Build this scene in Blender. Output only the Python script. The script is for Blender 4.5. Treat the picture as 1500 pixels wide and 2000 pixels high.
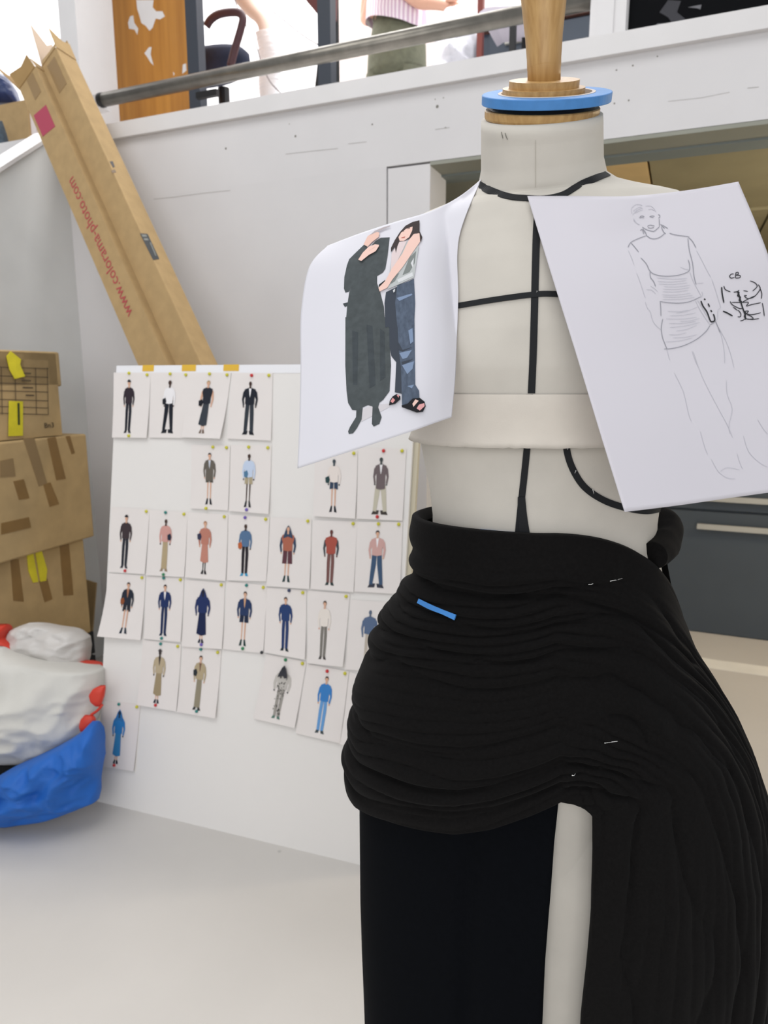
import bpy, bmesh, math, random
import numpy as np
from math import sin, cos, tan, pi, radians, sqrt, atan2
from mathutils import Vector, Matrix, noise
from mathutils.bvhtree import BVHTree

for o in list(bpy.data.objects): bpy.data.objects.remove(o)
SC = bpy.context.scene
COL = SC.collection
random.seed(7)

# ------------------------------------------------------------------ camera
F = 1360.0; PITCH = radians(10.9); YAW = radians(22.8); CH = 1.25
cam = bpy.data.cameras.new('camera'); camo = bpy.data.objects.new('camera', cam); COL.objects.link(camo)
cam.sensor_width = 36.0; cam.sensor_fit = 'AUTO'; cam.lens = 36.0 * F / 2000.0
camo.location = (0, 0, CH); camo.rotation_euler = (pi / 2 - PITCH, 0, YAW)
cam.clip_start = 0.02; cam.clip_end = 60
cam.dof.use_dof = True; cam.dof.focus_distance = 0.72; cam.dof.aperture_fstop = 9.0
SC.camera = camo
SC.view_settings.view_transform = 'Standard'; SC.view_settings.look = 'None'
SC.view_settings.gamma = 1.0; SC.view_settings.use_curve_mapping = False
SC.view_settings.exposure = 0.0

# ------------------------------------------------------------------ world and large lights
world = bpy.data.worlds.new('world'); SC.world = world; world.use_nodes = True
bg = world.node_tree.nodes['Background']; bg.inputs[0].default_value = (0.93, 0.96, 1.0, 1); bg.inputs[1].default_value = 0.50

def area(name, loc, target, sx, sy, power, color):
    l = bpy.data.lights.new(name, 'AREA'); l.shape = 'RECTANGLE'; l.size = sx; l.size_y = sy; l.energy = power; l.color = color
    o = bpy.data.objects.new(name, l); COL.objects.link(o); o.location = loc
    o.rotation_euler = (Vector(target) - Vector(loc)).to_track_quat('-Z', 'Y').to_euler()
    return o
area('skylight', (-1.2, -0.2, 4.4), (-1.0, 1.2, 1.0), 3.0, 2.0, 56, (1.0, 0.985, 0.97))
area('front_fill', (0.5, -2.6, 2.1), (-1.3, 2.0, 1.0), 3.6, 2.2, 52, (1.0, 0.99, 0.985))  # no window modelled: frontal fill added behind the camera to brighten the walls
area('mezzanine_daylight', (-2.6, 4.0, 5.4), (-2.6, 4.4, 2.0), 9.0, 2.2, 460, (1.0, 0.985, 0.98))
ul = bpy.data.lights.new('undercroft_fill', 'POINT'); ul.energy = 30; ul.color = (1.0, 0.88, 0.66); ul.shadow_soft_size = 0.12  # unseen warm point light, added to brighten the undercroft ceiling and floor
ulo = bpy.data.objects.new('undercroft_fill', ul); COL.objects.link(ulo); ulo.location = (1.15, 2.85, 1.66)

# ------------------------------------------------------------------ measuring helpers: a sight line met with a real surface
FW = Vector((-sin(YAW) * cos(PITCH), cos(YAW) * cos(PITCH), -sin(PITCH)))
RT = Vector((cos(YAW), sin(YAW), 0)); UP = RT.cross(FW); EYE = Vector((0, 0, CH))
def ray(x, y): return FW + RT * ((x - 750) / F) + UP * ((1000 - y) / F)
def atY(x, y, Y): d = ray(x, y); return EYE + d * (Y / d.y)
def atX(x, y, X): d = ray(x, y); return EYE + d * (X / d.x)
def atZ(x, y, Z): d = ray(x, y); return EYE + d * ((Z - CH) / d.z)
def atD(x, y, D): return EYE + ray(x, y) * D

# ------------------------------------------------------------------ materials
def lin(c):
    c = c / 255.0
    return c / 12.92 if c <= 0.04045 else ((c + 0.055) / 1.055) ** 2.4
def rgb(r, g, b): return (lin(r), lin(g), lin(b), 1)
MATS = {}
def mat(name, col, rough=0.6, var=0.0, scale=8.0, bump=0.0, bscale=60.0, metal=0.0, sheen=0.0, col2=None, wave=None, spec=0.5, trans=0.0, detail=4.0, stretch=None):
    if name in MATS: return MATS[name]
    m = bpy.data.materials.new(name); m.use_nodes = True; nt = m.node_tree; n = nt.nodes; L = nt.links
    b = n['Principled BSDF']; c = rgb(*col)
    b.inputs['Base Color'].default_value = c; b.inputs['Roughness'].default_value = rough; b.inputs['Metallic'].default_value = metal
    b.inputs['Specular IOR Level'].default_value = spec
    if sheen: b.inputs['Sheen Weight'].default_value = sheen; b.inputs['Sheen Roughness'].default_value = 0.5
    if trans: b.inputs['Transmission Weight'].default_value = trans
    tc = n.new('ShaderNodeTexCoord'); src = tc.outputs['Object']
    if stretch:
        mp = n.new('ShaderNodeMapping'); mp.inputs['Scale'].default_value = stretch; L.new(src, mp.inputs[0]); src = mp.outputs[0]
    if var or col2:
        if wave:
            t = n.new('ShaderNodeTexWave'); t.inputs['Scale'].default_value = scale; t.inputs['Distortion'].default_value = wave; t.inputs['Detail'].default_value = 3
            fac = t.outputs['Fac']
        else:
            t = n.new('ShaderNodeTexNoise'); t.inputs['Scale'].default_value = scale; t.inputs['Detail'].default_value = detail; fac = t.outputs['Fac']
        L.new(src, t.inputs['Vector'])
        cr = n.new('ShaderNodeValToRGB'); e = cr.color_ramp.elements
        if col2: a, z = rgb(*col), rgb(*col2)
        else: a = tuple(v * (1 - var) for v in c[:3]) + (1,); z = tuple(min(1, v * (1 + var)) for v in c[:3]) + (1,)
        e[0].position = 0.32; e[0].color = a; e[1].position = 0.68; e[1].color = z
        L.new(fac, cr.inputs[0]); L.new(cr.outputs[0], b.inputs['Base Color'])
    if bump:
        t = n.new('ShaderNodeTexNoise'); t.inputs['Scale'].default_value = bscale; t.inputs['Detail'].default_value = 4; L.new(src, t.inputs['Vector'])
        bp = n.new('ShaderNodeBump'); bp.inputs['Strength'].default_value = bump; bp.inputs['Distance'].default_value = 0.01
        L.new(t.outputs['Fac'], bp.inputs['Height']); L.new(bp.outputs[0], b.inputs['Normal'])
    MATS[name] = m
    return m
def flat(r, g, b): return mat('ink_%d_%d_%d' % (r, g, b), (r, g, b), 0.75, spec=0.2)

def scuffed(name, col, mark, scale, thr, rough=0.6):
    """painted surface with sparse small scuffs and faint broad unevenness"""
    m = bpy.data.materials.new(name); m.use_nodes = True; nt = m.node_tree; n = nt.nodes; L = nt.links
    b = n['Principled BSDF']; b.inputs['Roughness'].default_value = rough; b.inputs['Specular IOR Level'].default_value = 0.3
    tc = n.new('ShaderNodeTexCoord')
    v = n.new('ShaderNodeTexVoronoi'); v.inputs['Scale'].default_value = scale; L.new(tc.outputs['Object'], v.inputs['Vector'])
    r = n.new('ShaderNodeValToRGB'); r.color_ramp.elements[0].position = thr * 0.5; r.color_ramp.elements[0].color = (1, 1, 1, 1)
    r.color_ramp.elements[1].position = thr; r.color_ramp.elements[1].color = (0, 0, 0, 1); L.new(v.outputs['Distance'], r.inputs[0])
    no = n.new('ShaderNodeTexNoise'); no.inputs['Scale'].default_value = 2.3; no.inputs['Detail'].default_value = 6; L.new(tc.outputs['Object'], no.inputs['Vector'])
    c2 = n.new('ShaderNodeValToRGB'); a = rgb(*col); c2.color_ramp.elements[0].color = tuple(q * 0.93 for q in a[:3]) + (1,); c2.color_ramp.elements[1].color = a
    c2.color_ramp.elements[0].position = 0.3; c2.color_ramp.elements[1].position = 0.65; L.new(no.outputs['Fac'], c2.inputs[0])
    # only some cells carry a mark
    gt = n.new('ShaderNodeMath'); gt.operation = 'GREATER_THAN'; gt.inputs[1].default_value = 0.86
    sp = n.new('ShaderNodeSeparateColor'); L.new(v.outputs['Color'], sp.inputs[0]); L.new(sp.outputs[0], gt.inputs[0])
    mu = n.new('ShaderNodeMath'); mu.operation = 'MULTIPLY'; L.new(gt.outputs[0], mu.inputs[0]); L.new(r.outputs[0], mu.inputs[1])
    mx = n.new('ShaderNodeMix'); mx.data_type = 'RGBA'; mx.inputs['B'].default_value = rgb(*mark)
    L.new(mu.outputs[0], mx.inputs['Factor']); L.new(c2.outputs[0], mx.inputs['A']); L.new(mx.outputs['Result'], b.inputs['Base Color'])
    MATS[name] = m
    return m

M_WALL = scuffed('painted_wall', (222, 220, 221), (160, 156, 150), 9.0, 0.06)
M_FLOOR = scuffed('painted_floor', (207, 203, 198), (150, 148, 142), 5.0, 0.05, 0.45)
M_TRIM = mat('white_trim', (226, 224, 224), 0.5, 0.02)
M_GREYW = mat('grey_plaster', (216, 217, 216), 0.7, 0.06, 3.0)
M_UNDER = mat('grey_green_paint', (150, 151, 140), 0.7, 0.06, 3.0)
M_PLY = mat('tan_board', (232, 200, 144), 0.7, 0.07, 5.0)
M_PLY2 = mat('olive_board', (164, 154, 122), 0.7, 0.06, 5.0)
M_BLACK = mat('black_jersey', (18, 17, 17), 0.95, 0.15, 320.0, 0.10, 900.0, sheen=0.02, spec=0.08)
M_NAVYB = mat('black_crepe', (9, 11, 15), 0.95, 0.1, 200.0, spec=0.06)
M_LINEN = mat('form_linen', (200, 195, 186), 0.85, 0.05, 14.0, 0.05, 1200.0, spec=0.2)
M_CALICO = mat('calico', (208, 201, 191), 0.88, 0.03, 30.0, 0.06, 900.0, spec=0.2)
M_TAPE = mat('black_tape', (22, 24, 27), 0.7, spec=0.3)
M_BLUE = mat('blue_tape', (62, 132, 204), 0.6, 0.06, 60.0)
M_WOOD = mat('turned_wood', (170, 130, 76), 0.42, scale=30.0, col2=(194, 156, 100), stretch=(6, 6, 0.35))
M_PAPER = mat('printer_paper', (217, 216, 223), 0.7, spec=0.2)
M_CARD = mat('cardboard', (178, 151, 110), 0.85, 0.06, 26.0, 0.04, 90.0, spec=0.15)
M_CARD2 = mat('cardboard_inside', (172, 142, 98), 0.9, 0.06, 20.0, spec=0.1)
M_CARDD = mat('cardboard_box_board', (178, 153, 112), 0.85, 0.08, 14.0, 0.05, 60.0, spec=0.15)
M_PKT = mat('brown_parcel_tape', (132, 102, 58), 0.35, 0.08, 20.0)
M_YEL = mat('yellow_tape', (214, 202, 40), 0.45, 0.08, 30.0)
M_OCH = mat('ochre_tape', (226, 182, 60), 0.5)
M_STEEL = mat('steel_tube', (128, 124, 116), 0.33, 0.14, 20.0, metal=0.85, bump=0.05, bscale=80)
M_DKMET = mat('dark_metal', (52, 58, 68), 0.5)
M_BLKMET = mat('black_metal', (18, 18, 20), 0.5)
M_CAB = mat('charcoal_laminate', (66, 74, 82), 0.5, 0.03)
M_ALU = mat('aluminium', (182, 180, 172), 0.35, metal=0.3)
M_BAGW = mat('white_polythene', (209, 207, 201), 0.5, 0.03, 9.0, 0.15, 16.0, spec=.3)
M_BAGG = mat('grey_polythene', (204, 200, 196), 0.35, 0.05, 12.0, 0.35, 18.0)
M_BAGB = mat('blue_polythene', (36, 100, 186), 0.55, 0.1, 9.0, 0.2, 16.0, spec=.3)
M_RED = mat('red_plastic', (206, 56, 36), 0.45)
M_DARK = mat('dark_fabric', (20, 22, 26), 0.8)

# ------------------------------------------------------------------ object helpers
def tag(o, label=None, cat=None, group=None, kind=None):
    if label: o['label'] = label
    if cat: o['category'] = cat
    if group: o['group'] = group
    if kind: o['kind'] = kind
    return o
def wloc(p):
    v = Vector((0, 0, 0))
    while p is not None: v = v + p.location; p = p.parent
    return v
def empty(name, loc, label, cat, group=None):
    o = bpy.data.objects.new(name, None); COL.objects.link(o); o.location = loc; o.empty_display_size = 0.05
    return tag(o, label, cat, group)
def obj(name, V, Fc, m, parent=None, smooth=False, fm=None, label=None, cat=None, group=None, kind=None, recalc=True):
    V = [Vector(v) for v in V]
    if parent is None:
        lo = Vector((min(v[i] for v in V) for i in range(3))); hi = Vector((max(v[i] for v in V) for i in range(3)))
        org = Vector(((lo.x + hi.x) / 2, (lo.y + hi.y) / 2, lo.z)); off = org
    else: org = Vector((0, 0, 0)); off = wloc(parent)
    me = bpy.data.meshes.new(name); me.from_pydata([v - off for v in V], [], [list(f) for f in Fc])
    for k in (m if isinstance(m, (list, tuple)) else [m]): me.materials.append(k)
    if fm: me.polygons.foreach_set('material_index', fm)
    if recalc:
        bm = bmesh.new(); bm.from_mesh(me); bmesh.ops.recalc_face_normals(bm, faces=bm.faces); bm.to_mesh(me); bm.free()
    if smooth: me.polygons.foreach_set('use_smooth', [True] * len(me.polygons))
    me.update()
    o = bpy.data.objects.new(name, me); COL.objects.link(o); o.location = org; o.parent = parent
    return tag(o, label, cat, group, kind)
class MB:
    def __init__(s): s.V = []; s.F = []; s.M = []
    def add(s, V, Fc, mi=0):
        b = len(s.V); s.V += [Vector(v) for v in V]; s.F += [tuple(i + b for i in f) for f in Fc]; s.M += [mi] * len(Fc); return s
    def box(s, lo, hi, mi=0):
        x0, y0, z0 = lo; x1, y1, z1 = hi
        return s.add([(x0, y0, z0), (x1, y0, z0), (x1, y1, z0), (x0, y1, z0), (x0, y0, z1), (x1, y0, z1), (x1, y1, z1), (x0, y1, z1)],
                     [(0, 3, 2, 1), (4, 5, 6, 7), (0, 1, 5, 4), (1, 2, 6, 5), (2, 3, 7, 6), (3, 0, 4, 7)], mi)
    def obox(s, c, ax, ay, az, mi=0):
        c = Vector(c); P = [c + ax * i + ay * j + az * k for k in (-1, 1) for j, i in ((-1, -1), (-1, 1), (1, 1), (1, -1))]
        return s.add(P, [(0, 3, 2, 1), (4, 5, 6, 7), (0, 1, 5, 4), (1, 2, 6, 5), (2, 3, 7, 6), (3, 0, 4, 7)], mi)
    def loft(s, rings, cap=True, closed=True, mi=0):
        n = len(rings[0]); V = [p for r in rings for p in r]; Fc = []
        for i in range(len(rings) - 1):
            for j in range(n if closed else n - 1):
                k = (j + 1) % n; Fc.append((i * n + j, i * n + k, (i + 1) * n + k, (i + 1) * n + j))
        if cap and closed: Fc += [tuple(range(n - 1, -1, -1)), tuple((len(rings) - 1) * n + j for j in range(n))]
        return s.add(V, Fc, mi)
    def tube(s, pts, r, n=8, mi=0, cap=True):
        pts = [Vector(p) for p in pts]; rs = r if isinstance(r, (list, tuple)) else [r] * len(pts); R = []; u = None
        for i, p in enumerate(pts):
            d = (pts[min(i + 1, len(pts) - 1)] - pts[max(i - 1, 0)]).normalized()
            if u is None: u = d.orthogonal().normalized()
            u = (u - d * u.dot(d)).normalized(); w = d.cross(u)
            R.append([p + (u * cos(2 * pi * k / n) + w * sin(2 * pi * k / n)) * rs[i] for k in range(n)])
        return s.loft(R, cap, True, mi)
    def lathe(s, c, prof, axis, n=32, mi=0):
        a = Vector(axis).normalized(); u = a.orthogonal().normalized(); w = a.cross(u); c = Vector(c)
        return s.loft([[c + a * h + (u * cos(2 * pi * k / n) + w * sin(2 * pi * k / n)) * r for k in range(n)] for r, h in prof], True, True, mi)
    def build(s, name, m, parent=None, **k): return obj(name, s.V, s.F, m, parent, fm=s.M if isinstance(m, (list, tuple)) else None, **k)
def bevel(o, w=0.004, seg=2):
    b = o.modifiers.new('bevel', 'BEVEL'); b.width = w; b.segments = seg; b.limit_method = 'ANGLE'; return o
def curve_pts(P, n):
    """Catmull-Rom through points"""
    P = [Vector(p) for p in P]; out = []
    for i in range(len(P) - 1):
        a, b, c, d = P[max(i - 1, 0)], P[i], P[i + 1], P[min(i + 2, len(P) - 1)]
        for k in range(n):
            t = k / n; out.append(0.5 * ((2 * b) + (c - a) * t + (2 * a - 5 * b + 4 * c - d) * t * t + (3 * b - 3 * c + d - a) * t ** 3))
    return out + [P[-1]]
def interp(x, xs, ys): return float(np.interp(x, xs, ys))
def text_mesh(body, size, align='LEFT'):
    cu = bpy.data.curves.new('lettering', 'FONT'); cu.body = body; cu.size = size; cu.align_x = align; cu.resolution_u = 3
    to = bpy.data.objects.new('lettering', cu); COL.objects.link(to); bpy.context.view_layer.update()
    me = bpy.data.meshes.new_from_object(to.evaluated_get(bpy.context.evaluated_depsgraph_get()))
    V = [v.co.copy() for v in me.vertices]; Fc = [tuple(p.vertices) for p in me.polygons]
    bpy.data.objects.remove(to); bpy.data.meshes.remove(me); bpy.data.curves.remove(cu)
    return V, Fc

# ================================================================== THE SETTING
YW = 2.30; ZC = 2.212; ZB = 1.94; XP0 = -0.954; XP1 = -0.805; XL = -2.36; ZM = 2.10
obj('floor', [(-4.2, -2.4, 0), (3.2, -2.4, 0), (3.2, 6.2, 0), (-4.2, 6.2, 0), (-4.2, -2.4, -.1), (3.2, -2.4, -.1), (3.2, 6.2, -.1), (-4.2, 6.2, -.1)],
    [(0, 1, 2, 3), (7, 6, 5, 4), (0, 4, 5, 1), (1, 5, 6, 2), (2, 6, 7, 3), (3, 7, 4, 0)], M_FLOOR, kind='structure', label='pale grey painted studio floor')
wb = MB().box((XL - 1.8, YW, 0), (XP0 - 0.004, YW + .12, ZB)).build('wall_back', M_WALL, kind='structure', label='white painted wall below the mezzanine')
MB().box((XL - 1.8, YW, ZB), (3.2, YW + .12, ZC - .055)).build('wall_fascia', M_WALL, kind='structure', label='white scuffed fascia beam of the mezzanine')
MB().box((XP0, YW + .003, 0), (XP1, YW + .17, ZB - .006)).build('wall_pier', M_WALL, kind='structure', label='white boxed pier under the fascia')
MB().box((XL - 1.8, YW - .022, ZC - .055), (3.2, YW + .2, ZC)).build('trim_1', M_TRIM, kind='structure', label='white ledge along the edge of the mezzanine')
MB().box((-9, YW + .12, ZM - .05), (3.2, 6.2, ZM)).build('floor_mezzanine', M_GREYW, kind='structure', label='mezzanine floor slab')
MB().box((-9, 5.6, ZM), (3.2, 5.72, 6.4)).build('wall_mezzanine', mat('bright_white', (246, 245, 246), 0.7), kind='structure', label='bright white wall behind the mezzanine')
# side wall with sloping top, meeting the back wall in the corner
sl = (2.14 - 1.993) / (2.179 - 1.982)
zs = lambda y: min(ZC, 1.993 + (y - 1.982) * sl)
sw = MB(); ys = [-2.4, 0.7, 1.2, 1.982, 2.27, YW]; zt = [0.9, 1.05, 1.41, 1.993, 2.205, 2.205]
R = [[(XL - .12, y, 0), (XL, y, 0), (XL, y, z), (XL - .12, y, z)] for y, z in zip(ys, zt)]
sw.loft([[Vector(p) for p in r] for r in R])
sw.build('wall_left', M_GREYW, kind='structure', label='grey stair side wall with a sloping top')
cp = MB(); cp.loft([[Vector((XL - .13, y, z)), Vector((XL + .012, y, z)), Vector((XL + .012, y, z + .016)), Vector((XL - .13, y, z + .016))] for y, z in zip(ys[:-1], zt[:-1])])
cp.build('trim_2', M_TRIM, kind='structure', label='white capping on the sloping side wall')
# soffit and undercroft
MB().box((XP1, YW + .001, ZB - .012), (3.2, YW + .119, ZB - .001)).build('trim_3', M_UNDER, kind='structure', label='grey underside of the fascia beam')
MB().box((XP1 - .4, YW + .12, 1.922), (3.2, YW + .21, ZM - .05)).build('trim_4', mat('blue_grey_steel', (134, 142, 140), 0.6, 0.05, 6), kind='structure', label='blue grey steel joist behind the fascia')
ceil = empty('ceiling', (0, 3, 2.0), None, None); ceil['kind'] = 'structure'; ceil['label'] = 'panelled ceiling under the mezzanine'
xs = [-1.6, -0.46, -0.36, -0.16, 0.30, 0.95, 1.7, 3.2]
for i in range(len(xs) - 1):
    mm = M_UNDER if i == 0 else (M_PLY2 if i == 3 else M_PLY)
    MB().box((xs[i] + .004, YW + .21, 1.965 + .004 * (i % 2)), (xs[i + 1] - .004, 3.55, 2.02)).build('ceiling_panel', mm, ceil)
    MB().box((xs[i] + .004, 3.56, 1.955 + .004 * (i % 2)), (xs[i + 1] - .004, 5.3, 2.02)).build('ceiling_panel', M_PLY2, ceil)
MB().box((-1.7, 5.2, 0), (3.2, 5.3, 2.02)).build('wall_undercroft', mat('olive_wall', (168, 160, 132), 0.8, 0.04, 3), kind='structure', label='olive wall at the back of the undercroft')
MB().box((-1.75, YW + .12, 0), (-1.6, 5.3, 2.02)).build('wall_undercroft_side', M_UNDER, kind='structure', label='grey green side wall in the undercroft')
# window frame inside the pier opening
fr = MB().box((-1.0, 3.05, 0), (-.93, 3.13, 1.96)).box((-1.6, 3.05, 1.88), (-.93, 3.13, 1.96))
fr.build('trim_5', M_UNDER, kind='structure', label='grey door lining in the undercroft')
st = MB(); n = 40; V = []; 
for i in range(n + 1):
    x = -.5 + 3.7 * i / n; a = .012 * noise.noise((x * 5, 1, 0)) + .006 * noise.noise((x * 17, 4, 0))
    V += [(x, 3.20 + a * .4, .0015), (x, 3.31 + a, .0015), (x, 3.20 + a * .4, 0.0002), (x, 3.31 + a, .0002)]
Fc = []
for i in range(n):
    b = 4 * i; Fc += [(b, b + 4, b + 5, b + 1), (b, b + 2, b + 6, b + 4), (b + 1, b + 5, b + 7, b + 3)]
obj('trim_6', V, Fc, mat('white_line_paint', (238, 236, 230), 0.6, 0.04), kind='structure', label='white painted line across the floor')
wf = bpy.data.objects['wall_fascia']
for x, y, r in ((577, 266, .004), (727, 243, .003), (441, 290, .004), (854, 208, .005), (850, 194, .002), (866, 191, .002), (870, 249, .002), (1204, 137, .0025), (1236, 128, .0025), (1284, 110, .002), (1200, 202, .0025), (1228, 196, .0025), (565, 242, .002)):
    MB().lathe(atY(x, y, YW - .0006), [(r, 0), (r * .8, .0006)], (0, 1, 0), 8).build('nail_hole', mat('hole_grey', (132, 128, 122), .9), wf)
def hair(px, par, w=.0009):
    P = [atY(x, y, YW - .0005) for x, y in px]; V = []
    for p in P: V += [p + Vector((0, 0, w)), p - Vector((0, 0, w))]
    obj('hairline_crack', V, [(2 * i, 2 * i + 1, 2 * i + 3, 2 * i + 2) for i in range(len(P) - 1)], mat('crack_grey', (176, 173, 170), .9), par, recalc=False)
hair([(300, 389), (340, 385), (400, 377), (450, 372)], wb); hair([(558, 301), (620, 294), (660, 290)], wf); hair([(680, 281), (716, 277)], wf); hair([(850, 253), (878, 249)], wf)
hair([(1305, 198), (1370, 191), (1425, 180)], wf, .0006); hair([(1460, 172), (1482, 170)], wf)
# vertical board seam and long seam on the plaster (thin shadow gaps are the pier joints above)

# mezzanine uprights
def post(name, x0, x1, y0, y1, z1, m, label):
    return MB().box((x0, y0, ZM), (x1, y1, z1)).build(name, m, kind='structure', label=label)
a = atY(112, 0, 2.5).x; b = atY(150, 60, 2.5).x
post('trim_7', a, b, 2.5, 2.72, 4.6, M_TRIM, 'white square pillar at the end of the railing')
p0 = atY(1152, 40, 2.42).x; p1 = atY(1222, 40, 2.42).x
post('trim_8', p0, p1, 2.42, 2.50, 4.6, M_TRIM, 'white panelled post on the mezzanine')
post('trim_9', p0 + .02, p1 - .035, 2.412, 2.425, 4.6, M_TRIM, 'raised panel on the white mezzanine post')
for k, (xa, xb, yy) in enumerate(((366, 388, 2.75), (621, 646, 2.75))):
    x0 = atY(xa, 120, yy).x; x1 = atY(xb, 120, yy).x
    post('trim_%d' % (10 + k), x0, x1, yy, yy + .05, 4.6, M_DKMET, 'dark grey steel post by the wooden panel' if k == 0 else 'dark grey steel post in the middle of the railing')

# ================================================================== MEZZANINE THINGS
hr = empty('handrail', (-1.3, 2.45, 2.37), 'grey steel tube handrail along the mezzanine edge', 'handrail')
MB().tube([(-2.30, 2.45, 2.377), (p0 + .0, 2.44, 2.381)], .026, 20).build('tube', M_STEEL, hr, smooth=True)
MB().lathe((-2.305, 2.45, 2.377), [(.0265, 0), (.0275, .004), (.0275, .02), (.0265, .024)], (1, 0, 0), 20).build('end_cap', M_BLKMET, hr)
MB().box((-2.45, 2.44, 2.35), (-2.30, 2.50, 2.40)).build('bracket', M_TRIM, hr)
br = MB().box((atY(388, 188, 2.6).x, 2.58, atY(388, 190, 2.6).z - .012), (atY(428, 180, 2.6).x, 2.60, atY(388, 190, 2.6).z + .012))
br.build('lug', M_BLKMET, hr)

# wooden panel with torn white paper
YD = 2.9
dp = empty('wooden_panel', (-2.45, YD, ZM), 'orange brown wooden door panel with torn white paper scraps', 'door panel')
MB().box((atY(187, 120, YD).x, YD, ZM), (atY(380, 120, YD).x, YD + .04, 4.2)).build('board', mat('varnished_oak', (170, 112, 40), 0.4, scale=5.0, col2=(196, 136, 56), stretch=(5, 1, .3)), dp)
MB().box((atY(187, 120, YD).x - .012, YD + .005, ZM), (atY(187, 120, YD).x, YD + .045, 4.2)).build('edge_strip', mat('dark_oak', (120, 78, 34), .5), dp)
scr = [[(196, 0), (212, 0), (207, 6), (198, 14), (190, 22)], [(188, 44), (196, 42), (205, 48), (205, 55), (196, 52), (192, 66), (189, 62)],
       [(266, 0), (300, 0), (298, 14), (305, 22), (317, 22), (322, 32), (312, 38), (304, 36), (298, 54), (292, 60), (284, 50), (276, 45), (272, 30), (268, 18)],
       [(254, 32), (260, 30), (262, 44), (270, 56), (268, 68), (263, 58), (252, 56), (250, 44)],
       [(282, 104), (291, 92), (296, 92), (294, 106), (300, 128), (294, 122), (288, 112)], [(357, 126), (363, 124), (364, 138), (356, 144)], [(338, 140), (341, 144), (339, 148)]]
for s in scr:
    P = [atY(x, y, YD - .0008) for x, y in s]; Q = [p + Vector((0, .0007, 0)) for p in P]; k = len(P)
    obj('torn_paper', P + Q, [tuple(range(k)), tuple(range(2 * k - 1, k - 1, -1))] + [(i, (i + 1) % k, k + (i + 1) % k, k + i) for i in range(k)], M_TRIM, dp)

# office chair
def pt(x, y, Y): return atY(x, y, Y)
YC = 3.05
ch = empty('office_chair', (pt(430, 130, YC).x, YC + .1, ZM), 'dark office chair with a looped armrest behind the railing', 'chair')
M_CHP = mat('chair_plastic', (74, 42, 46), 0.5); M_CHS = mat('chair_fabric', (34, 40, 62), 0.85, .1, 60)
arm = [pt(x, y, YC) for x, y in ((403, 52), (412, 38), (430, 27), (462, 24), (474, 34), (470, 58), (458, 98), (450, 130))]
MB().tube(curve_pts(arm, 5), [.018] * 36, 10).build('armrest', M_CHP, ch, smooth=True)
arm2 = [p + Vector((-.46, .02, .0)) for p in arm]
MB().tube(curve_pts(arm2, 5), [.018] * 36, 10).build('armrest', M_CHP, ch, smooth=True)
sc_ = (pt(428, 98, YC)); sx_ = pt(460, 100, YC).x - .24; rings = []
for h, k in ((-.075, .70), (-.06, .92), (-.02, 1.0), (.02, .98), (.045, .86), (.05, .5)):
    rings.append([Vector((sx_ + .24 * k * math.copysign(abs(cos(t)) ** .75, cos(t)), YC + .11 + .10 * k * sin(t), sc_.z + h)) for t in np.linspace(0, 2 * pi, 33)[:-1]])
MB().loft(rings).build('seat', M_CHS, ch, smooth=True)
bk = []
for h in np.linspace(0, .5, 7): bk.append([Vector((sx_ - .26 - .05 * h + .025 * cos(t), YC + .24 + (.2 - .05 * abs(h - .25)) * sin(t), sc_.z + .12 + h)) for t in np.linspace(0, 2 * pi, 25)[:-1]])
MB().loft(bk).build('backrest', M_CHS, ch, smooth=True)
MB().tube([(sx_, YC + .24, ZM + .1), (sx_, YC + .24, sc_.z - .06)], .03, 12).build('gas_lift', M_BLKMET, ch)
for k in range(5):
    t = 2 * pi * k / 5 + .3; MB().tube([(sx_, YC + .24, ZM + .1), (sx_ + .27 * cos(t), YC + .24 + .27 * sin(t), ZM + .03)], [.025, .03], 8).build('leg', M_BLKMET, ch)

# second chair, only its slanting side shows
YC2 = 3.0
c2 = empty('folding_chair', (pt(600, 20, YC2).x, YC2, ZM), 'reddish brown chair seat tipped up beside the middle steel post', 'chair')
P = [pt(x, y, YC2) for x, y in ((585, -20), (600, 4), (622, 30), (640, 44), (648, 30), (650, -30))]; k = len(P)
obj('seat', P + [p + Vector((0, .05, 0)) for p in P], [tuple(range(k)), tuple(range(2 * k - 1, k - 1, -1))] + [(i, (i + 1) % k, k + (i + 1) % k, k + i) for i in range(k)], mat('red_brown', (104, 52, 48), .6), c2)
q = pt(640, 20, YC2)
MB().tube([(q.x, YC2 + .08, ZM), (q.x, YC2 + .08, q.z + .2)], .014, 8).build('leg', M_BLKMET, c2)
MB().tube([(q.x - .3, YC2 + .3, ZM), (q.x - .05, YC2 + .1, q.z + .1)], .014, 8).build('leg', M_BLKMET, c2)

# cables
def cable(P, r, Y, label):
    MB().tube(curve_pts([pt(x, y, Y) for x, y in P], 6), r, 6).build('cable', mat('cable_grey', (120, 110, 112), .6), smooth=True, label=label, cat='cable')
cable([(505, -8), (528, 18), (560, 44), (590, 68), (622, 88)], .0028, 3.1, 'thin cable slung from the top towards the middle steel post')
cable([(457, -8), (464, 16), (482, 52), (498, 82), (510, 120), (528, 160), (556, 188)], .003, 3.2, 'thin cable hanging down past the looped armrest')

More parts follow.
